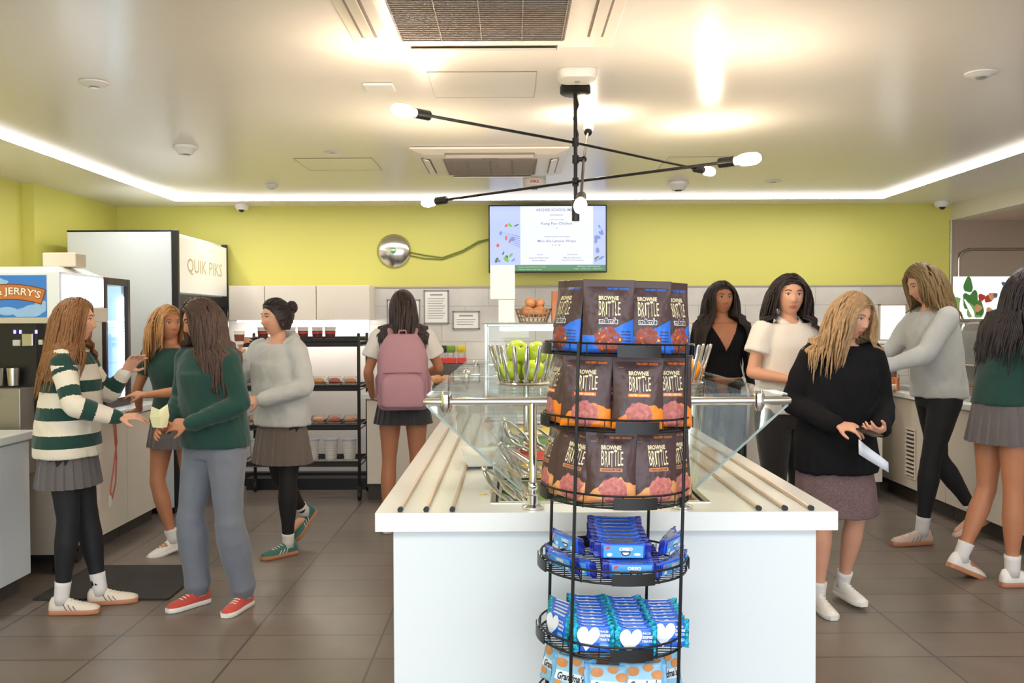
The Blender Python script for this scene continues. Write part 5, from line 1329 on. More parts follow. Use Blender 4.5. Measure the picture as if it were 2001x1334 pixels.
TORSO = [(.80, .150, .104, .0), (.86, .166, .116, .004), (.92, .164, .118, .006), (.99, .142, .104, .004), (1.06, .124, .092, 0), (1.13, .128, .095, -.002), (1.20, .142, .107, -.008), (1.26, .150, .108, -.006), (1.315, .158, .092, .0), (1.355, .140, .074, .006), (1.385, .092, .060, .010), (1.405, .058, .056, .010), (1.45, .050, .052, .002)]
def spine(z, lean):
    t = max(0, z-.95)/.45; return lean[0]*t**1.2, lean[1]*t**1.2
def torso(mb, lean, z0, z1, infl, twist=0, flare=0, n=28, top_shrink=False, loose=0):
    rr = []
    zs = [z for z in np.linspace(z0, z1, max(4, int((z1-z0)/.025)))]
    T_ = np.array(TORSO)
    for z in zs:
        rx = np.interp(z, T_[:, 0], T_[:, 1]); ry = np.interp(z, T_[:, 0], T_[:, 2]); yo = np.interp(z, T_[:, 0], T_[:, 3])
        if loose:  # loose cloth hides the waist
            rx = max(rx, .150*loose+.0) if z < 1.28 else rx; ry = max(ry, .112*loose) if z < 1.26 else ry
        fl = flare*max(0, (1.25-z))
        dx_, dy_ = spine(z, lean); a_ = twist*max(0, z-.95)/.45
        dz_ = -abs(lean[1])*.25*max(0, z-.95)/.45
        rr.append([V(dx_+math.cos(q)*(rx+infl+fl)*math.cos(a_)-math.sin(q)*(ry+infl+fl)*math.sin(a_), yo+dy_+math.cos(q)*(rx+infl+fl)*math.sin(a_)+math.sin(q)*(ry+infl+fl)*math.cos(a_), z+dz_) for q in [2*PI*i/n for i in range(n)]])
    mb.loft(rr)
UA = [(-.04, .040), (.05, .046), (.3, .043), (.6, .038), (.85, .034), (1, .033)]
FA = [(0, .034), (.2, .036), (.5, .031), (.8, .024), (1, .022)]
TH = [(-.05, .082), (.1, .086), (.4, .074), (.7, .060), (.92, .051), (1, .050)]
SH = [(0, .050), (.12, .050), (.3, .054), (.5, .047), (.75, .034), (.92, .030), (1, .032)]
def noise_disp(me, amp, s, seed):
    c = co_of(me); n = np.empty(len(c)*3, np.float32); me.vertices.foreach_get('normal', n); n = n.reshape(-1, 3)
    c = c+n*(vnoise(c*np.array([1, 1, .6]), s, seed)*amp)[:, None]; set_co(me, c)
def cloth(name, par, mb, mats, seed, vox=.009, sm=4, amp=.004, s=22, matfn=None, fold=True):
    me = remesh(mb, vox); smooth_mesh(me, sm); noise_disp(me, amp, s, seed)
    if fold: noise_disp(me, amp*.5, s*2.7, seed+9)
    for m in (mats if isinstance(mats, (list, tuple)) else [mats]): me.materials.append(m)
    if matfn:
        n = len(me.polygons); c = np.empty(n*3, np.float32); me.polygons.foreach_get('center', c); me.polygons.foreach_set('material_index', matfn(c.reshape(-1, 3)).astype(np.int32))
    return link(name, me, par, smooth=True)
def shoe(par, ank, d, pitch_, style, s=1.0):
    """ankle joint point (above the ground), toe direction d (xy), pitch up/down of foot"""
    d = V(d[0], d[1], 0).normalized(); M = Matrix.Translation(ank)@Matrix.Rotation(math.atan2(d.x, -d.y), 4, 'Z')@Matrix.Rotation(pitch_, 4, 'X')
    secs = [(.062, .018, .052, .035), (.05, .031, .074, .0), (.02, .034, .082, 0), (-.02, .034, .078, 0), (-.06, .037, .058, 0), (-.10, .042, .046, 0), (-.14, .043, .038, 0), (-.17, .036, .031, 0), (-.19, .018, .022, 0)]
    bot = -.08
    up = MB(); up.T = M; rr = []
    for y, w_, h_, _ in secs:
        ring = []
        for k in range(16):
            a_ = 2*PI*k/16; x = math.cos(a_)*w_; zz = math.sin(a_)
            z = bot+.014+(h_*s if zz > 0 else .004)*abs(zz)**.8*(1 if zz > 0 else -1)
            ring.append(V(x*(1-.25*max(0, zz)), y, z))
        rr.append(ring)
    up.loft(rr); u = up.build('shoe', style['upper'], par, smooth=True)
    so = MB(); so.T = M; rr = []
    for z_, k_ in ((bot, .96), (bot+.004, 1.03), (bot+.018, 1.05), (bot+.024, .98)):
        rr.append([V(math.cos(a_)*.0, 0, 0) for a_ in ()])
        ring = []
        ys = [s_[0] for s_ in secs]; ws = [s_[1] for s_ in secs]
        for y, w_ in zip(ys, ws): ring.append(V(w_*k_, y*1.01, z_))
        for y, w_ in reversed(list(zip(ys, ws))): ring.append(V(-w_*k_, y*1.01, z_))
        rr[-1] = ring
    so.loft(rr); so.build('sole', style['sole'], u, smooth='auto')
    la = MB(); la.T = M
    for k in range(5):
        y = -.035-.02*k; z = bot+.014+np.interp(-y, [.02, .06, .10, .14], [.078, .058, .046, .038])+.001
        la.tube([(-.017, y+.004, z-.005), (0, y, z), (.017, y+.004, z-.005)], .0028, 6)
    la.build('laces', style['lace'], u, smooth=True)
    if style.get('stripe'):
        for sx_ in (1, -1):
            st_ = MB(); st_.T = M
            for k in range(3):
                y0 = -.025-.024*k; pts = [(sx_*.0325*(1+.03*k), y0-.012, bot+.024), (sx_*.0365*(1-.0*k), y0-.004, bot+.036-.002*k), (sx_*.0315, y0+.006, bot+.056-.006*k)]
                st_.tube(pts, .0042, 6, flat=.5)
            st_.build('stripes', style['stripe'], u, smooth=True)
    if style.get('heel'):
        hh_ = MB(); hh_.T = M; hh_.ball((0, .052, bot+.058), .022, .014, .018, 12); hh_.build('heel_tab', style['heel'], u, smooth=True)
def pleated(par, name, m, z0, z1, rx0, ry0, rx1, ry1, n=22, lean=(0, 0), amp=.010, off=(0, 0)):
    mb = MB(); N_ = n*6; rr = []
    for i in range(9):
        t = i/8; ring = []
        for k in range(N_):
            a_ = 2*PI*k/N_; ph = (k % 6)/6; pl = amp*t**.8*(ph-.5)*1.5+.002*math.sin(a_*5+t*2)
            ring.append(V(off[0]*t+math.cos(a_)*(rx0+(rx1-rx0)*t+pl), .004+off[1]*t+math.sin(a_)*(ry0+(ry1-ry0)*t+pl), z0+(z1-z0)*t))
        rr.append(ring)
    inner = [[V(p.x*.97, p.y*.97, p.z) for p in ring] for ring in reversed(rr)]
    mb.loft(rr+inner, close=False)
    mb.T = None
    n_ = N_; L0 = (len(rr)*2-1)*n_
    mb.f += [[k, (k+1) % n_, L0+(k+1) % n_, L0+k] for k in range(n_)]; mb.m += [0]*n_
    return mb.build(name, m, par, smooth='auto')

def person(label, loc, rz, H, P, W, skin=None):
    """P pose in metres for a 1.65 m figure facing -Y; +X is the person's left"""
    s = H/1.65; root = thing('person', label, 'person', loc, math.radians(rz)); root.scale = (s, s, s)
    skin = skin or M_skin
    lean = P.get('lean', (0, 0)); sh_z = 1.345; tw = math.radians(P.get('twist', 0))
    hp = V(*P.get('hips', (0, 0, 0)))
    J = {}
    for sd, sg in (('L', 1), ('R', -1)):
        lx, ly = spine(1.34, lean); dz_ = -abs(lean[1])*.25*.9
        J['s'+sd] = V(lx+sg*.158*math.cos(tw), ly+.004+sg*.158*math.sin(tw), sh_z+dz_)
        J['e'+sd] = V(*P.get('e'+sd, (sg*.205, .02, 1.08))); J['w'+sd] = V(*P.get('w'+sd, (sg*.215, -.05, .86)))
        J['h'+sd] = V(sg*.088, .004, .88); J['k'+sd] = V(*P.get('k'+sd, (sg*.085, -.01, .48))); J['a'+sd] = V(*P.get('a'+sd, (sg*.085, .01, .08)))
    lx, ly = spine(1.40, lean); nb = V(lx, ly+.008, 1.395-abs(lean[1])*.25)
    hy, hpitch, hroll = [math.radians(a_) for a_ in P.get('head', (0, 0, 0))]
    ho = V(*P.get('headoff', (0, 0, 0)))
    hc = nb+V(0, -.012, .142)+ho+V(lean[0]*.15, lean[1]*.3, 0)
    HM = Matrix.Translation(hc)@Matrix.Rotation(hy, 4, 'Z')@Matrix.Rotation(hpitch, 4, 'X')@Matrix.Rotation(hroll, 4, 'Y')
    b = MB()
    torso(b, lean, .80, 1.40, 0, tw)
    b.tube([nb-V(0, -.004, .05), nb, nb.lerp(hc, .45)+V(0, .008, 0), hc+V(0, .018, -.045)], [.062, .052, .047, .05], 16)
    head_grid(b, HM)
    for sd, sg in (('L', 1), ('R', -1)):
        limb(b, J['s'+sd], J['e'+sd], UA); limb(b, J['e'+sd], J['w'+sd], FA)
        d = V(*P['hd'+sd]) if 'hd'+sd in P else (J['w'+sd]-J['e'+sd]); pn = V(*P.get('pn'+sd, (-sg, 0, 0)))
        dn = d.normalized(); pp = (pn-dn*pn.dot(dn)).normalized(); thumb = V(*P.get('th'+sd, (0, -1, .3))); side = 1 if dn.cross(pp).dot(thumb) > 0 else -1
        hand(b, J['w'+sd], d, pn, side, P.get('curl'+sd, .5))
        limb(b, J['h'+sd], J['k'+sd], TH); limb(b, J['k'+sd], J['a'+sd], SH)
        fd = V(*P.get('f'+sd, (sg*.12, -1)), 0).normalized(); a_ = J['a'+sd]; fp = P.get('fp'+sd, 0)
        b.tube([a_+fd*-.03+V(0, 0, -.035), a_+fd*.05+V(0, 0, -.035+.05*math.sin(-fp)), a_+fd*.12+V(0, 0, -.05+.12*math.sin(-fp))], [.026, .028, .018], 10)
    me = remesh(b, .0055)
    wr_ = [np.array(J['w'+q]) for q in 'LR']; hcn = np.array(hc)
    def wfn(c):
        w_ = np.ones(len(c), np.float32)
        for q in wr_: w_[np.linalg.norm(c-q, axis=1) < .19] = .12
        w_[np.linalg.norm(c-hcn, axis=1) < .125] = .25
        return w_
    smooth_mesh(me, 5, wfn)
    me.materials.append(skin); me.materials.append(M_lip)
    n = len(me.polygons); cc = np.empty(n*3, np.float32); me.polygons.foreach_get('center', cc); cc = cc.reshape(-1, 3)
    Mi = np.array(HM.inverted()); q = cc@Mi[:3, :3].T+Mi[:3, 3]
    lips = (np.abs(q[:, 0]) < .0215) & (q[:, 1] < -.06) & (np.abs(q[:, 2]+.0615) < .0105*(1-(q[:, 0]/.026)**2))
    me.polygons.foreach_set('material_index', lips.astype(np.int32))
    link('body', me, root, smooth=True)
    eyes(HM, root, P.get('look', 0))
    hcol = W['hair']['col']; bm = mat('brow_'+'_'.join(map(str, hcol)), S(*[c_*.75 for c_ in hcol]), .7, var=.1)
    for sg in (1, -1):
        m = MB(); m.T = HM; m.tube([(sg*.016, -.0865, .027), (sg*.027, -.0865, .0325), (sg*.038, -.080, .0325), (sg*.049, -.069, .026)], [.0028, .0032, .0027, .0012], 6, flat=.8); m.build('eyebrow', bm, root, smooth=True)
    # body ellipses for hair collision
    lx, ly = spine(1.3, lean)
    bodies = [((lx*1.0, ly+.0), .205, .125, 1.0, 1.36), ((lx, ly), .17, .10, 1.36, 1.41)]
    hk = dict(W['hair']); hk.setdefault('body', bodies); hair(root, HM, hk.pop('col'), hk.pop('length'), **hk)
    # ---- garments
    infl = W.get('infl', .016); tz0, tz1 = W.get('top', (.90, 1.385)); cm = W['top_mat']
    g = MB(); torso(g, lean, tz0, tz1, infl, tw, flare=W.get('flare', .0), loose=W.get('loose', 0))
    sl = W.get('sleeve', 1.0); segs = {}
    for sd, sg in (('L', 1), ('R', -1)):
        ex = W.get('sleeve_fat', .012)
        if sl <= .6:
            e_ = J['s'+sd].lerp(J['e'+sd], sl/.5*.55); g.tube([J['s'+sd].lerp(e_, -.32), J['s'+sd].lerp(e_, -.05), J['s'+sd].lerp(e_, .5), e_], [.048, .056+ex*.6, .054+ex, .052+ex*1.5], 14, cap=False)
        else:
            limb(g, J['s'+sd], J['e'+sd], UA, infl=ex); limb(g, J['e'+sd], J['e'+sd].lerp(J['w'+sd], .96), [(t, r) for t, r in FA], infl=ex)
            if W.get('cuff'): g.tube([J['e'+sd].lerp(J['w'+sd], .86), J['e'+sd].lerp(J['w'+sd], .97)], .032, 12)
        segs[sd] = (np.array(J['s'+sd]), np.array(J['e'+sd]), np.array(J['w'+sd]))
    mf = None
    if W.get('stripes'):
        def mf(c):
            per = .142; ph = W['stripes']
            idx = (((c[:, 2]-ph) % per) > .078).astype(int)
            for sd in 'LR':
                s_, e_, w_ = segs[sd]; L1 = np.linalg.norm(e_-s_)
                for a_, b_, base in ((s_, e_, 0), (e_, w_, L1)):
                    ab = b_-a_; L_ = np.linalg.norm(ab); t = np.clip((c-a_)@ab/L_**2, 0, 1); dist = np.linalg.norm(c-(a_+t[:, None]*ab), axis=1)
                    sel = (dist < .066) & ((t > .25) | (base > 0)); idx[sel] = ((((t*L_+base)[sel]+.05) % per) > .078).astype(int)
            return idx
    if W.get('vneck'):
        def mf(c):
            lx_, ly_ = spine(1.3, lean)
            return ((c[:, 1] < ly_) & (np.abs(c[:, 0]-lx_) < (c[:, 2]-W['vneck'])*.52)).astype(int)
    gar = cloth(W.get('top_name', 'sweater'), root, g, cm, W.get('seed', 1), amp=W.get('amp', .004), matfn=mf, vox=.0055 if mf else .009, sm=7 if mf else 4)
    if W.get('collar'):
        c_ = MB(); nb2 = nb
        for sg in (1, -1): c_.loft([[nb2+V(sg*.012, -.068, -.035), nb2+V(sg*.05, -.074, -.028), nb2+V(sg*.085, -.02, .0), nb2+V(sg*.06, .05, .02), nb2+V(0, .062, .022)], [nb2+V(sg*.008, -.060, -.02), nb2+V(sg*.038, -.056, .0), nb2+V(sg*.06, -.01, .03), nb2+V(sg*.045, .045, .045), nb2+V(0, .054, .045)]], close=False)
        o = c_.build('collar', cm, gar, smooth=True); so_ = o.modifiers.new('t', 'SOLIDIFY'); so_.thickness = .004
    if W.get('hood'):
        h_ = MB(); pts = []
        for k in range(13):
            a_ = PI*1.28*(k/12)-PI*.14; pts.append(nb+V(.088*math.cos(a_), .015+.085*math.sin(a_), .0+.03*math.sin(a_)-.012))
        h_.tube(pts, [.018]+[.034]*3+[.042]*5+[.034]*3+[.018], 12, flat=1.1); h_.build('hood', cm, gar, smooth=True)
    if W.get('pocket'):
        lx, ly = spine(1.0, lean)
    bt = W.get('bottom')
    if bt == 'skirt':
        pleated(root, 'skirt', W['bottom_mat'], W.get('skz0', .98), W.get('skz1', .70), .158, .118, W.get('skr', .215), W.get('skr', .215)*.80, lean=lean)
    if bt == 'longskirt':
        g = MB(); rr = []
        for i in range(12):
            t = i/11; rr.append([V(math.cos(a_)*(.17+.05*t+.008*math.sin(7*a_+2)*t), .004+math.sin(a_)*(.125+.06*t+.008*math.sin(5*a_)*t), .95-.46*t) for a_ in [2*PI*k/48 for k in range(48)]])
        cloth('skirt', root, g.loft(rr), W['bottom_mat'], 5, amp=.006)
    if W.get('legs'):
        m_, k0, k1 = W['legs']; g = MB()
        ex = W.get('leg_fat', .004)+.004
        torso(g, (0, 0), .80, .97, .006)
        for sd in 'LR':
            wide = W.get('wide', 0)
            th = [(t, r+ex+wide*.6) for t, r in TH]; shp = [(t, r+ex+wide*(1+1.1*t)) for t, r in SH]
            limb(g, J['h'+sd], J['k'+sd], th); limb(g, J['k'+sd], J['k'+sd].lerp(J['a'+sd], k1), shp)
        cloth(W.get('legs_name', 'leggings'), root, g, m_, 3, amp=W.get('leg_amp', .002), vox=.008)
    for sd, sg in (('L', 1), ('R', -1)):
        fd = P.get('f'+sd, (sg*.12, -1)); fp = P.get('fp'+sd, 0)
        if W.get('socks'):
            top_ = J['a'+sd].lerp(J['k'+sd], W.get('sock_h', .16)); g = MB(); g.tube([J['a'+sd]-V(0, 0, .03), J['a'+sd]+V(0, 0, .01), J['a'+sd].lerp(top_, .7), top_], [.036, .037, .039, .041], 14, cap=False); g.build('sock', W['socks'], root, smooth=True)
        shoe(root, J['a'+sd], fd, fp, W['shoe'])
    return root, J, HM, nb

C_ = lambda n_, c_, **k: mat(n_, S(*c_), .85, bump=.25, bscale=260, var=.06, sheen=.2, **k)
M_dkgreen = C_('knit_dark_green', (17, 60, 52)); M_offw = C_('knit_offwhite', (226, 216, 198)); M_greysk = C_('wool_grey_skirt', (98, 92, 92)); M_leg = mat('legging_black', S(28, 28, 32), .7, var=.1)
M_greyh = C_('fleece_grey', (192, 194, 192)); M_pants = C_('pants_slate', (112, 117, 130)); M_blackk = mat('knit_black', S(22, 22, 25), .9, bump=.25, bscale=260, var=.06, spec=.2); M_whitet = C_('cotton_white', (232, 226, 218)); M_mauve = mat('backpack_mauve', S(176, 132, 142), .7, bump=.2, bscale=120, var=.05)
M_sock = C_('sock_white', (228, 224, 220)); M_brownsk = C_('skirt_brown_grey', (104, 92, 86)); M_tweed = mat('tweed_red_grey', S(118, 96, 98), .85, bump=.8, bscale=160, var=.7, vscale=130)
def sty(u, s_, l, st=None, he=None): return dict(upper=u, sole=s_, lace=l, stripe=st, heel=he)
L_cream = mat('leather_cream', S(226, 214, 196), .5, var=.05); L_gum = mat('gum_sole', S(190, 130, 96), .6, var=.05); L_white = mat('leather_white', S(236, 232, 224), .45, var=.03); L_red = C_('canvas_red', (196, 74, 62)); L_green = C_('suede_green', (60, 110, 100)); L_brownst = mat('stripe_brown', S(132, 104, 98), .6, var=.05)
L_pink = mat('suede_pink', S(214, 186, 172), .7, var=.06); L_grst = mat('stripe_green', S(120, 150, 138), .6, var=.05)

# A striped sweater
person('person in a green and white striped sweater and grey skirt at the ice cream machine', (-2.26, 4.68, 0), 98, 1.585,
       dict(lean=(0, -.03), head=(6, 0, 0), eR=(-.25, -.10, 1.10), wR=(-.17, -.30, 1.03), hdR=(.1, -1, .1), pnR=(.3, 0, -1), eL=(.23, -.14, 1.12), wL=(.19, -.24, 1.25), hdL=(0, -.6, .8), pnL=(-.5, 0, -.8),
            kR=(-.085, -.02, .49), aR=(-.08, .02, .082), kL=(.085, -.06, .49), aL=(.06, -.13, .082), fR=(-.05, -1), fL=(.15, -1)),
       dict(hair=dict(col=(134, 92, 56), length=.42, n=345, part='mid', wind=(0, .22, 0), seed=3), top_mat=[M_offw, M_dkgreen], stripes=.80, top=(.82, 1.385), infl=.022, flare=.07, loose=1.04, sleeve_fat=.018, seed=2, amp=.005,
            bottom='skirt', bottom_mat=M_greysk, skz0=.95, skz1=.665, skr=.20, legs=(M_leg, 0, .93), socks=M_sock, sock_h=.22, shoe=sty(L_cream, L_gum, L_cream, L_brownst)), M_skin)
# B green tee reaching the counter
person('person in a dark green tee and grey shorts reaching to the left counter', (-2.13, 5.80, 0), -22, 1.56,
       dict(lean=(-.03, -.01), head=(70, 0, 0), eR=(-.30, -.02, 1.10), wR=(-.40, .10, .945), hdR=(-1, .1, -.25), pnR=(0, 0, -1), eL=(.16, -.12, 1.10), wL=(-.02, -.24, 1.08), hdL=(-1, -.2, .1), pnL=(0, .4, -1),
            kR=(-.10, -.06, .49), aR=(-.03, .0, .10), kL=(.10, .02, .48), aL=(.11, .10, .082), fR=(-.5, -1), fpR=.25),
       dict(hair=dict(col=(176, 128, 78), length=.34, n=300, part='side', seed=4), top_mat=M_dkgreen, top=(.88, 1.38), sleeve=.5, top_name='tee_shirt', seed=3, bottom='skirt', bottom_mat=M_greysk, skz0=.97, skz1=.72, skr=.195, socks=M_sock, shoe=sty(L_white, L_white, L_white)), M_skint)
# C green sweater, slate pants
rC, JC, _, _ = person('person in a dark green sweater and slate trousers holding a wrapped snack', (-1.53, 4.72, 0), -32, 1.585,
       dict(lean=(-.02, -.04), head=(-28, 14, 0), eL=(.24, -.02, 1.10), wL=(.07, -.22, 1.0), hdL=(-.9, -.35, 0), pnL=(-.3, .6, -.6), eR=(-.235, -.02, 1.10), wR=(-.11, -.23, .97), hdR=(.45, -.8, 0), pnR=(.5, .5, -.4),
            kL=(.13, -.02, .48), aL=(.15, .06, .082), kR=(-.11, -.07, .49), aR=(-.10, -.03, .082), fL=(.3, -1), fR=(-.1, -1)),
       dict(hair=dict(col=(74, 54, 46), length=.42, n=390, part='side', wind=(-.12, .1, 0), seed=6, width=.013), top_mat=M_dkgreen, top=(.86, 1.39), infl=.026, loose=1.06, flare=.04, sleeve_fat=.020, seed=6, amp=.006,
            legs=(M_pants, 0, .93), legs_name='trousers', wide=.014, leg_fat=.008, leg_amp=.004, socks=M_sock, shoe=sty(L_red, L_white, L_white)), M_skint)
def held(parent, name, M_, mb, mats, label, cat, smooth=False, loc=None, rot=None, bevel=0):
    o = mb.build(name, mats, None, bevel, smooth); o.matrix_world = M_; tag(o, label, cat); return o
def pm(root, p):
    return Matrix.Translation(root.location)@Matrix.Rotation(root.rotation_euler.z, 4, 'Z')@Matrix.Diagonal((root.scale.x,)*3+(1,))@Matrix.Translation(p)
m = MB(); m.loft([[(-.03, -.02, -.03), (.03, -.02, -.03), (.03, .02, -.03), (-.03, .02, -.03)], [(-.045, -.025, .02), (.042, -.03, .03), (.05, .02, .03), (-.04, .028, .02)], [(-.05, -.01, .075), (.02, -.02, .06), (.05, .01, .09), (-.02, .02, .055)]])
held(rC, 'wrapped_snack', pm(rC, V(-.035, -.315, 1.02)), m, mat('wax_paper_yellow', S(226, 222, 178), .6, bump=.4, bscale=20, var=.1), 'crumpled pale yellow wrapped snack in the hands of the person in slate trousers', 'snack')
# D grey hoodie
rD, JD, HD, _ = person('person in a grey hoodie and brown-grey skirt drinking in front of the bread rack', (-1.45, 5.78, 0), -34, 1.60,
       dict(lean=(.0, -.03), head=(-14, 0, 0), eR=(-.25, -.12, 1.14), wR=(-.10, -.26, 1.31), hdR=(.45, -.1, .8), pnR=(.6, .6, 0), curlR=.8, thR=(1, 0, 0), eL=(.25, -.03, 1.10), wL=(.09, -.24, 1.02), hdL=(-.9, -.4, 0), pnL=(-.2, .6, -.6),
            kL=(.085, -.03, .48), aL=(.05, .0, .082), kR=(-.09, .06, .49), aR=(-.10, .28, .22), fR=(-.1, -1), fpR=.8, fL=(-.2, -1)),
       dict(hair=dict(col=(50, 40, 40), length=.12, n=200, tie=(0, .10, .07), seed=8, width=.009), top_mat=M_greyh, top=(.84, 1.38), infl=.036, loose=1.12, sleeve_fat=.028, hood=True, top_name='hoodie', seed=8, amp=.008,
            bottom='skirt', bottom_mat=M_brownsk, skz0=.95, skz1=.60, skr=.215, legs=(M_leg, 0, .92), socks=M_sock, shoe=sty(L_green, L_gum, L_white, L_white)), M_skin)
m = MB(); m.mi = 0; m.lathe([(.024, 0), (.032, .08), (.033, .085), (.003, .085)], n=20); m.mi = 1; m.lathe([(.0275, .02), (.0316, .062), (.0275, .062)], n=20)
held(rD, 'paper_cup', pm(rD, V(-.03, -.31, 1.37)), m, [M_paper, mat('cup_band_brown', S(120, 66, 52), .5, var=.1)], 'small white cup with a brown band at the grey hoodie drinker face', 'cup', 'auto')
# E backpack
rE, JE, _, nE = person('person seen from behind in a white tee carrying a mauve backpack', (-.76, 6.42, 0), 186, 1.67,
       dict(lean=(0, -.02), head=(12, 0, 0), eL=(.24, -.01, 1.10), wL=(.22, -.15, .93), hdL=(-.1, -1, -.1), pnL=(-1, 0, -.2), eR=(-.25, -.06, 1.12), wR=(-.14, -.28, 1.06), hdR=(.3, -1, .1), pnR=(.4, 0, -1),
            kL=(.10, -.01, .48), aL=(.12, .03, .082), kR=(-.09, -.0, .48), aR=(-.09, -.02, .082), fL=(.25, -1), fR=(-.1, -1)),
       dict(hair=dict(col=(58, 44, 42), length=.34, n=300, part='back', seed=10, wind=(0, 0, 0), curl=.006), top_mat=M_whitet, top=(.92, 1.385), sleeve=.55, top_name='tee_shirt', infl=.022, loose=1.0, sleeve_fat=.02, seed=10,
            bottom='skirt', bottom_mat=C_('shorts_charcoal', (62, 58, 60)), skz0=.97, skz1=.745, skr=.20, socks=M_sock, shoe=sty(L_white, L_white, L_white, L_leaf if False else L_brownst)), M_skint)
bp = thing('backpack', 'mauve fabric backpack with a front pocket worn by the person in white', 'backpack')
bp.matrix_world = pm(rE, V(0, .135, .86))
def sbox(mb, cx_, cy_, z0_, z1_, wx, wy, top_round=.5, n=28, k=14):
    rr = []
    for i in range(k+1):
        t = i/k; z = z0_+(z1_-z0_)*t
        w_ = wx*(1-.45*max(0, (t-.62)/.38)**2.2)*(1 if t > .06 else .9+.1*t/.06); d_ = wy*(1-.55*max(0, (t-.55)/.45)**2)*(1 if t > .06 else .85+.15*t/.06)
        rr.append([V(cx_+(1 if math.cos(a_) > 0 else -1)*abs(math.cos(a_))**.6*w_, cy_+(1 if math.sin(a_) > 0 else -1)*abs(math.sin(a_))**.6*d_, z) for a_ in [2*PI*j/n for j in range(n)]])
    mb.loft(rr)
m = MB(); sbox(m, 0, .075, 0, .50, .17, .085); me = remesh(m, .008); smooth_mesh(me, 3); noise_disp(me, .004, 18, 4); me.materials.append(M_mauve); link('main_compartment', me, bp, smooth=True)
m = MB(); sbox(m, 0, .155, .02, .25, .145, .04); me = remesh(m, .007); smooth_mesh(me, 3); noise_disp(me, .003, 22, 6); me.materials.append(M_mauve); link('front_pocket', me, bp, smooth=True)
m = MB(); m.tube([(-.03, .05, .49), (-.02, .05, .525), (.02, .05, .525), (.03, .05, .49)], .006, 8); m.build('grab_handle', M_mauve, bp, smooth=True)
for sg in (1, -1):
    m = MB(); m.tube([(sg*.075, .0, .47), (sg*.085, -.06, .535), (sg*.09, -.15, .53), (sg*.10, -.27, .43), (sg*.13, -.275, .30), (sg*.178, -.16, .18), (sg*.17, -.02, .1)], .02, 10, flat=.35, up=(0, 0, 1)); m.build('shoulder_strap', M_mauve, bp, smooth=True)
m = MB(); m.tube([(-.125, .165, .245), (0, .20, .25), (.125, .165, .245)], .003, 6); m.build('zip', mat('zip_mauve_dark', S(120, 84, 94), .5, var=.05), bp, smooth=True)
# F black top far
person('person with very long dark hair and a black V-neck top behind the display case', (1.58, 6.95, 0), 4, 1.745,
       dict(lean=(0, 0), head=(4, 0, 0), eL=(.20, .0, 1.08), wL=(.17, -.14, .92), eR=(-.20, .0, 1.08), wR=(-.17, -.14, .92), pnL=(-1, 0, 0), pnR=(1, 0, 0)),
       dict(hair=dict(col=(52, 40, 36), length=.62, n=345, part='mid', seed=12, curl=.003), top_mat=[M_blackk, M_skint], vneck=1.17, top=(.98, 1.365), infl=.012, sleeve=1, sleeve_fat=.006, seed=12, top_name='top', legs=(C_('trousers_black', (34, 32, 34)), 0, .95), legs_name='trousers', leg_fat=.01, socks=M_sock, shoe=sty(M_black, M_black, M_black)), M_skint)
# G white polo
person('person in a white polo shirt and black trousers looking at the camera', (1.62, 5.42, 0), 16, 1.72,
       dict(lean=(.01, 0), head=(-16, 0, 2), eR=(-.225, -.0, 1.11), wR=(-.06, -.20, 1.07), hdR=(.85, -.45, .1), pnR=(0, .3, -1), eL=(.215, -.02, 1.10), wL=(.12, -.22, 1.10), hdL=(-.3, -1, .1), pnL=(-.3, 0, -1)),
       dict(hair=dict(col=(48, 38, 36), length=.40, n=315, part='mid', seed=14, curl=.007, sweep=(0, .12, 0)), top_mat=M_whitet, top=(.88, 1.385), sleeve=.5, collar=True, top_name='polo_shirt', infl=.018, loose=.95, sleeve_fat=.018, seed=14,
            legs=(C_('trousers_black', (34, 32, 34)), 0, .95), legs_name='trousers', leg_fat=.012, wide=.006, socks=M_sock, shoe=sty(M_black, M_black, M_black)), M_skin)
# H blonde, black sweater
rH, JH, _, _ = person('person with wavy blond hair, black sweater and tweed skirt looking down at a phone', (1.64, 4.66, 0), 2, 1.60,
       dict(lean=(.02, -.06), head=(30, 15, 0), headoff=(.02, -.02, 0), eR=(-.235, .0, 1.07), wR=(-.10, -.26, .99), hdR=(.8, -.5, -.1), pnR=(.1, .4, -.9), curlR=.6, eL=(.24, -.02, 1.07), wL=(.13, -.26, .96), hdL=(-.75, -.55, 0), pnL=(0, .5, .8), curlL=.7,
            kL=(.10, -.02, .48), aL=(.09, .12, .10), kR=(-.09, -.06, .49), aR=(-.10, -.03, .082), fL=(.2, -1), fR=(.05, -1)),
       dict(hair=dict(col=(168, 136, 98), length=.36, n=330, part='side', seed=16, curl=.010, width=.009, wind=(-.02, .10, 0)), top_mat=M_blackk, top=(.72, 1.395), infl=.028, loose=1.1, flare=.045, sleeve_fat=.024, seed=16, amp=.008,
            bottom='longskirt', bottom_mat=M_tweed, socks=M_sock, shoe=sty(L_white, L_white, L_white)), M_skin)
m = MB(); m.box(-.036, .036, -.075, .075, -.004, .004)
o = held(rH, 'phone', pm(rH, V(.02, -.335, .965))@Matrix.Rotation(.5, 4, 'Z')@Matrix.Rotation(.25, 4, 'X'), m, M_black, 'black phone held by the person with wavy blond hair', 'phone', bevel=.004)
m = MB(); rr = []
for i in range(7):
    t = i/6; rr.append([V(-.05+.14*t, -.01+.012*math.sin(5*t)+.003*k, -.005-.10*t+(.06-.02*t)*(1 if k else -1)*.6) for k in (0, 1)]+[V(-.05+.14*t, -.004+.012*math.sin(5*t)+.003*k, -.005-.10*t+(.06-.02*t)*(1 if k else -1)*.6) for k in (1, 0)])
m.loft(rr)
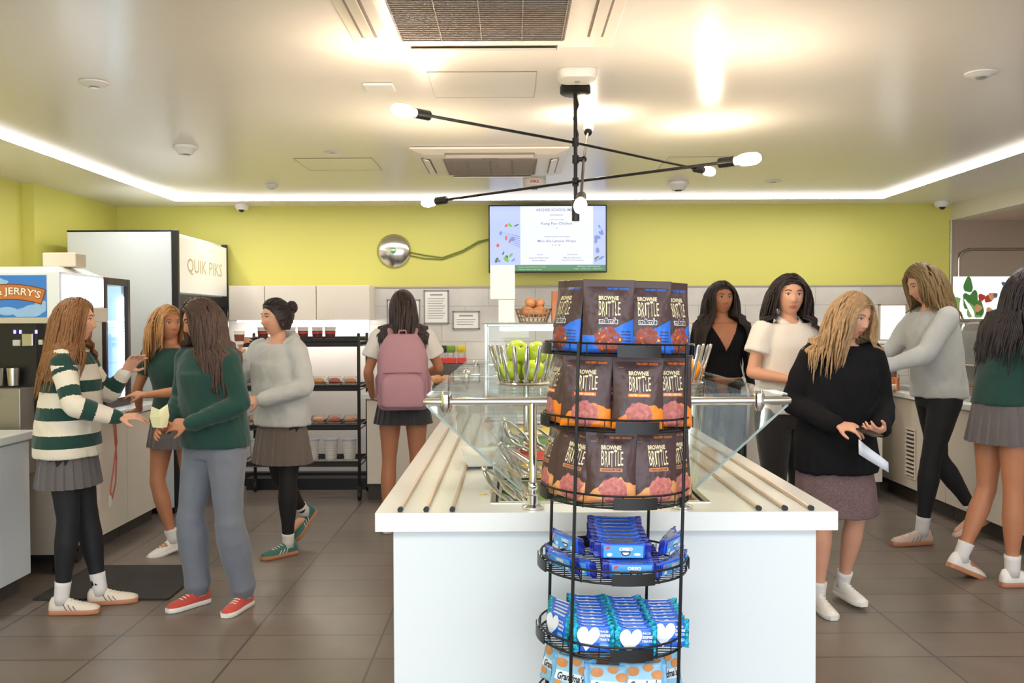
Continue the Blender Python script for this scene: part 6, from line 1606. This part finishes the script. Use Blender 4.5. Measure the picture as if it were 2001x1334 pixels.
held(rH, 'folded_paper', pm(rH, V(.02, -.36, .90)), m, mat('paper_bluewhite', S(214, 222, 236), .6, bump=.2, bscale=20), 'white folded paper hanging from the hands above the tweed skirt', 'paper', True)
# I grey hoodie right
person('person in a grey hoodie and black leggings leaning over the serving counter', (2.80, 6.05, 0), -84, 1.83,
       dict(lean=(0, -.05), head=(-4, 18, 0), headoff=(0, -.02, 0), eL=(.20, -.20, 1.12), wL=(.14, -.40, 1.05), hdL=(-.1, -1, 0), pnL=(-.3, 0, -1), eR=(-.20, -.20, 1.12), wR=(-.14, -.42, 1.07), hdR=(.1, -1, 0), pnR=(.3, 0, -1),
            kL=(.08, -.09, .49), aL=(.06, -.13, .082), kR=(-.09, .06, .48), aR=(-.09, .30, .14), fpR=.5, fL=(.05, -1), fR=(-.05, -1)),
       dict(hair=dict(col=(128, 104, 68), length=.26, n=300, part='side', seed=18, wind=(0, .25, .1), width=.012), top_mat=M_greyh, top=(.86, 1.38), infl=.028, loose=1.02, sleeve_fat=.022, hood=True, top_name='hoodie', seed=18, amp=.007,
            legs=(M_leg, 0, .86), socks=M_sock, sock_h=.2, shoe=sty(L_pink, L_gum, L_white, L_grst, L_green)), M_skin)
# J green tee right edge
rJ, JJ, _, _ = person('person in a green tee and pleated grey skirt at the right edge of the photo', (2.72, 5.10, 0), 100, 1.755,
       dict(lean=(0, -.09), head=(10, 10, 0), headoff=(0, -.02, 0), eR=(-.22, -.02, 1.10), wR=(-.15, -.24, 1.05), hdR=(.15, -1, .2), pnR=(.6, 0, -.6), curlR=.7, eL=(.21, -.04, 1.10), wL=(.12, -.26, 1.05), hdL=(-.2, -1, .1), pnL=(-.5, 0, -.6),
            kR=(-.085, -.0, .48), aR=(-.08, -.0, .082), kL=(.09, .02, .48), aL=(.10, .16, .12), fpL=.4),
       dict(hair=dict(col=(46, 38, 40), length=.50, n=360, part='back', seed=20, wind=(0, .12, 0)), top_mat=M_dkgreen, top=(.93, 1.385), sleeve=.55, top_name='tee_shirt', infl=.02, loose=1.0, sleeve_fat=.018, seed=20,
            bottom='skirt', bottom_mat=M_greysk, skz0=.98, skz1=.735, skr=.20, socks=M_sock, sock_h=.2, shoe=sty(L_white, L_gum, L_white)), M_skint)
m = MB(); m.box(-.036, .036, -.075, .075, -.004, .004)
held(rJ, 'phone', pm(rJ, V(-.12, -.37, 1.10))@Matrix.Rotation(-.6, 4, 'X'), m, mat('phone_white', S(226, 228, 230), .25, var=.02), 'white phone in the hand of the person at the right edge', 'phone', bevel=.004)
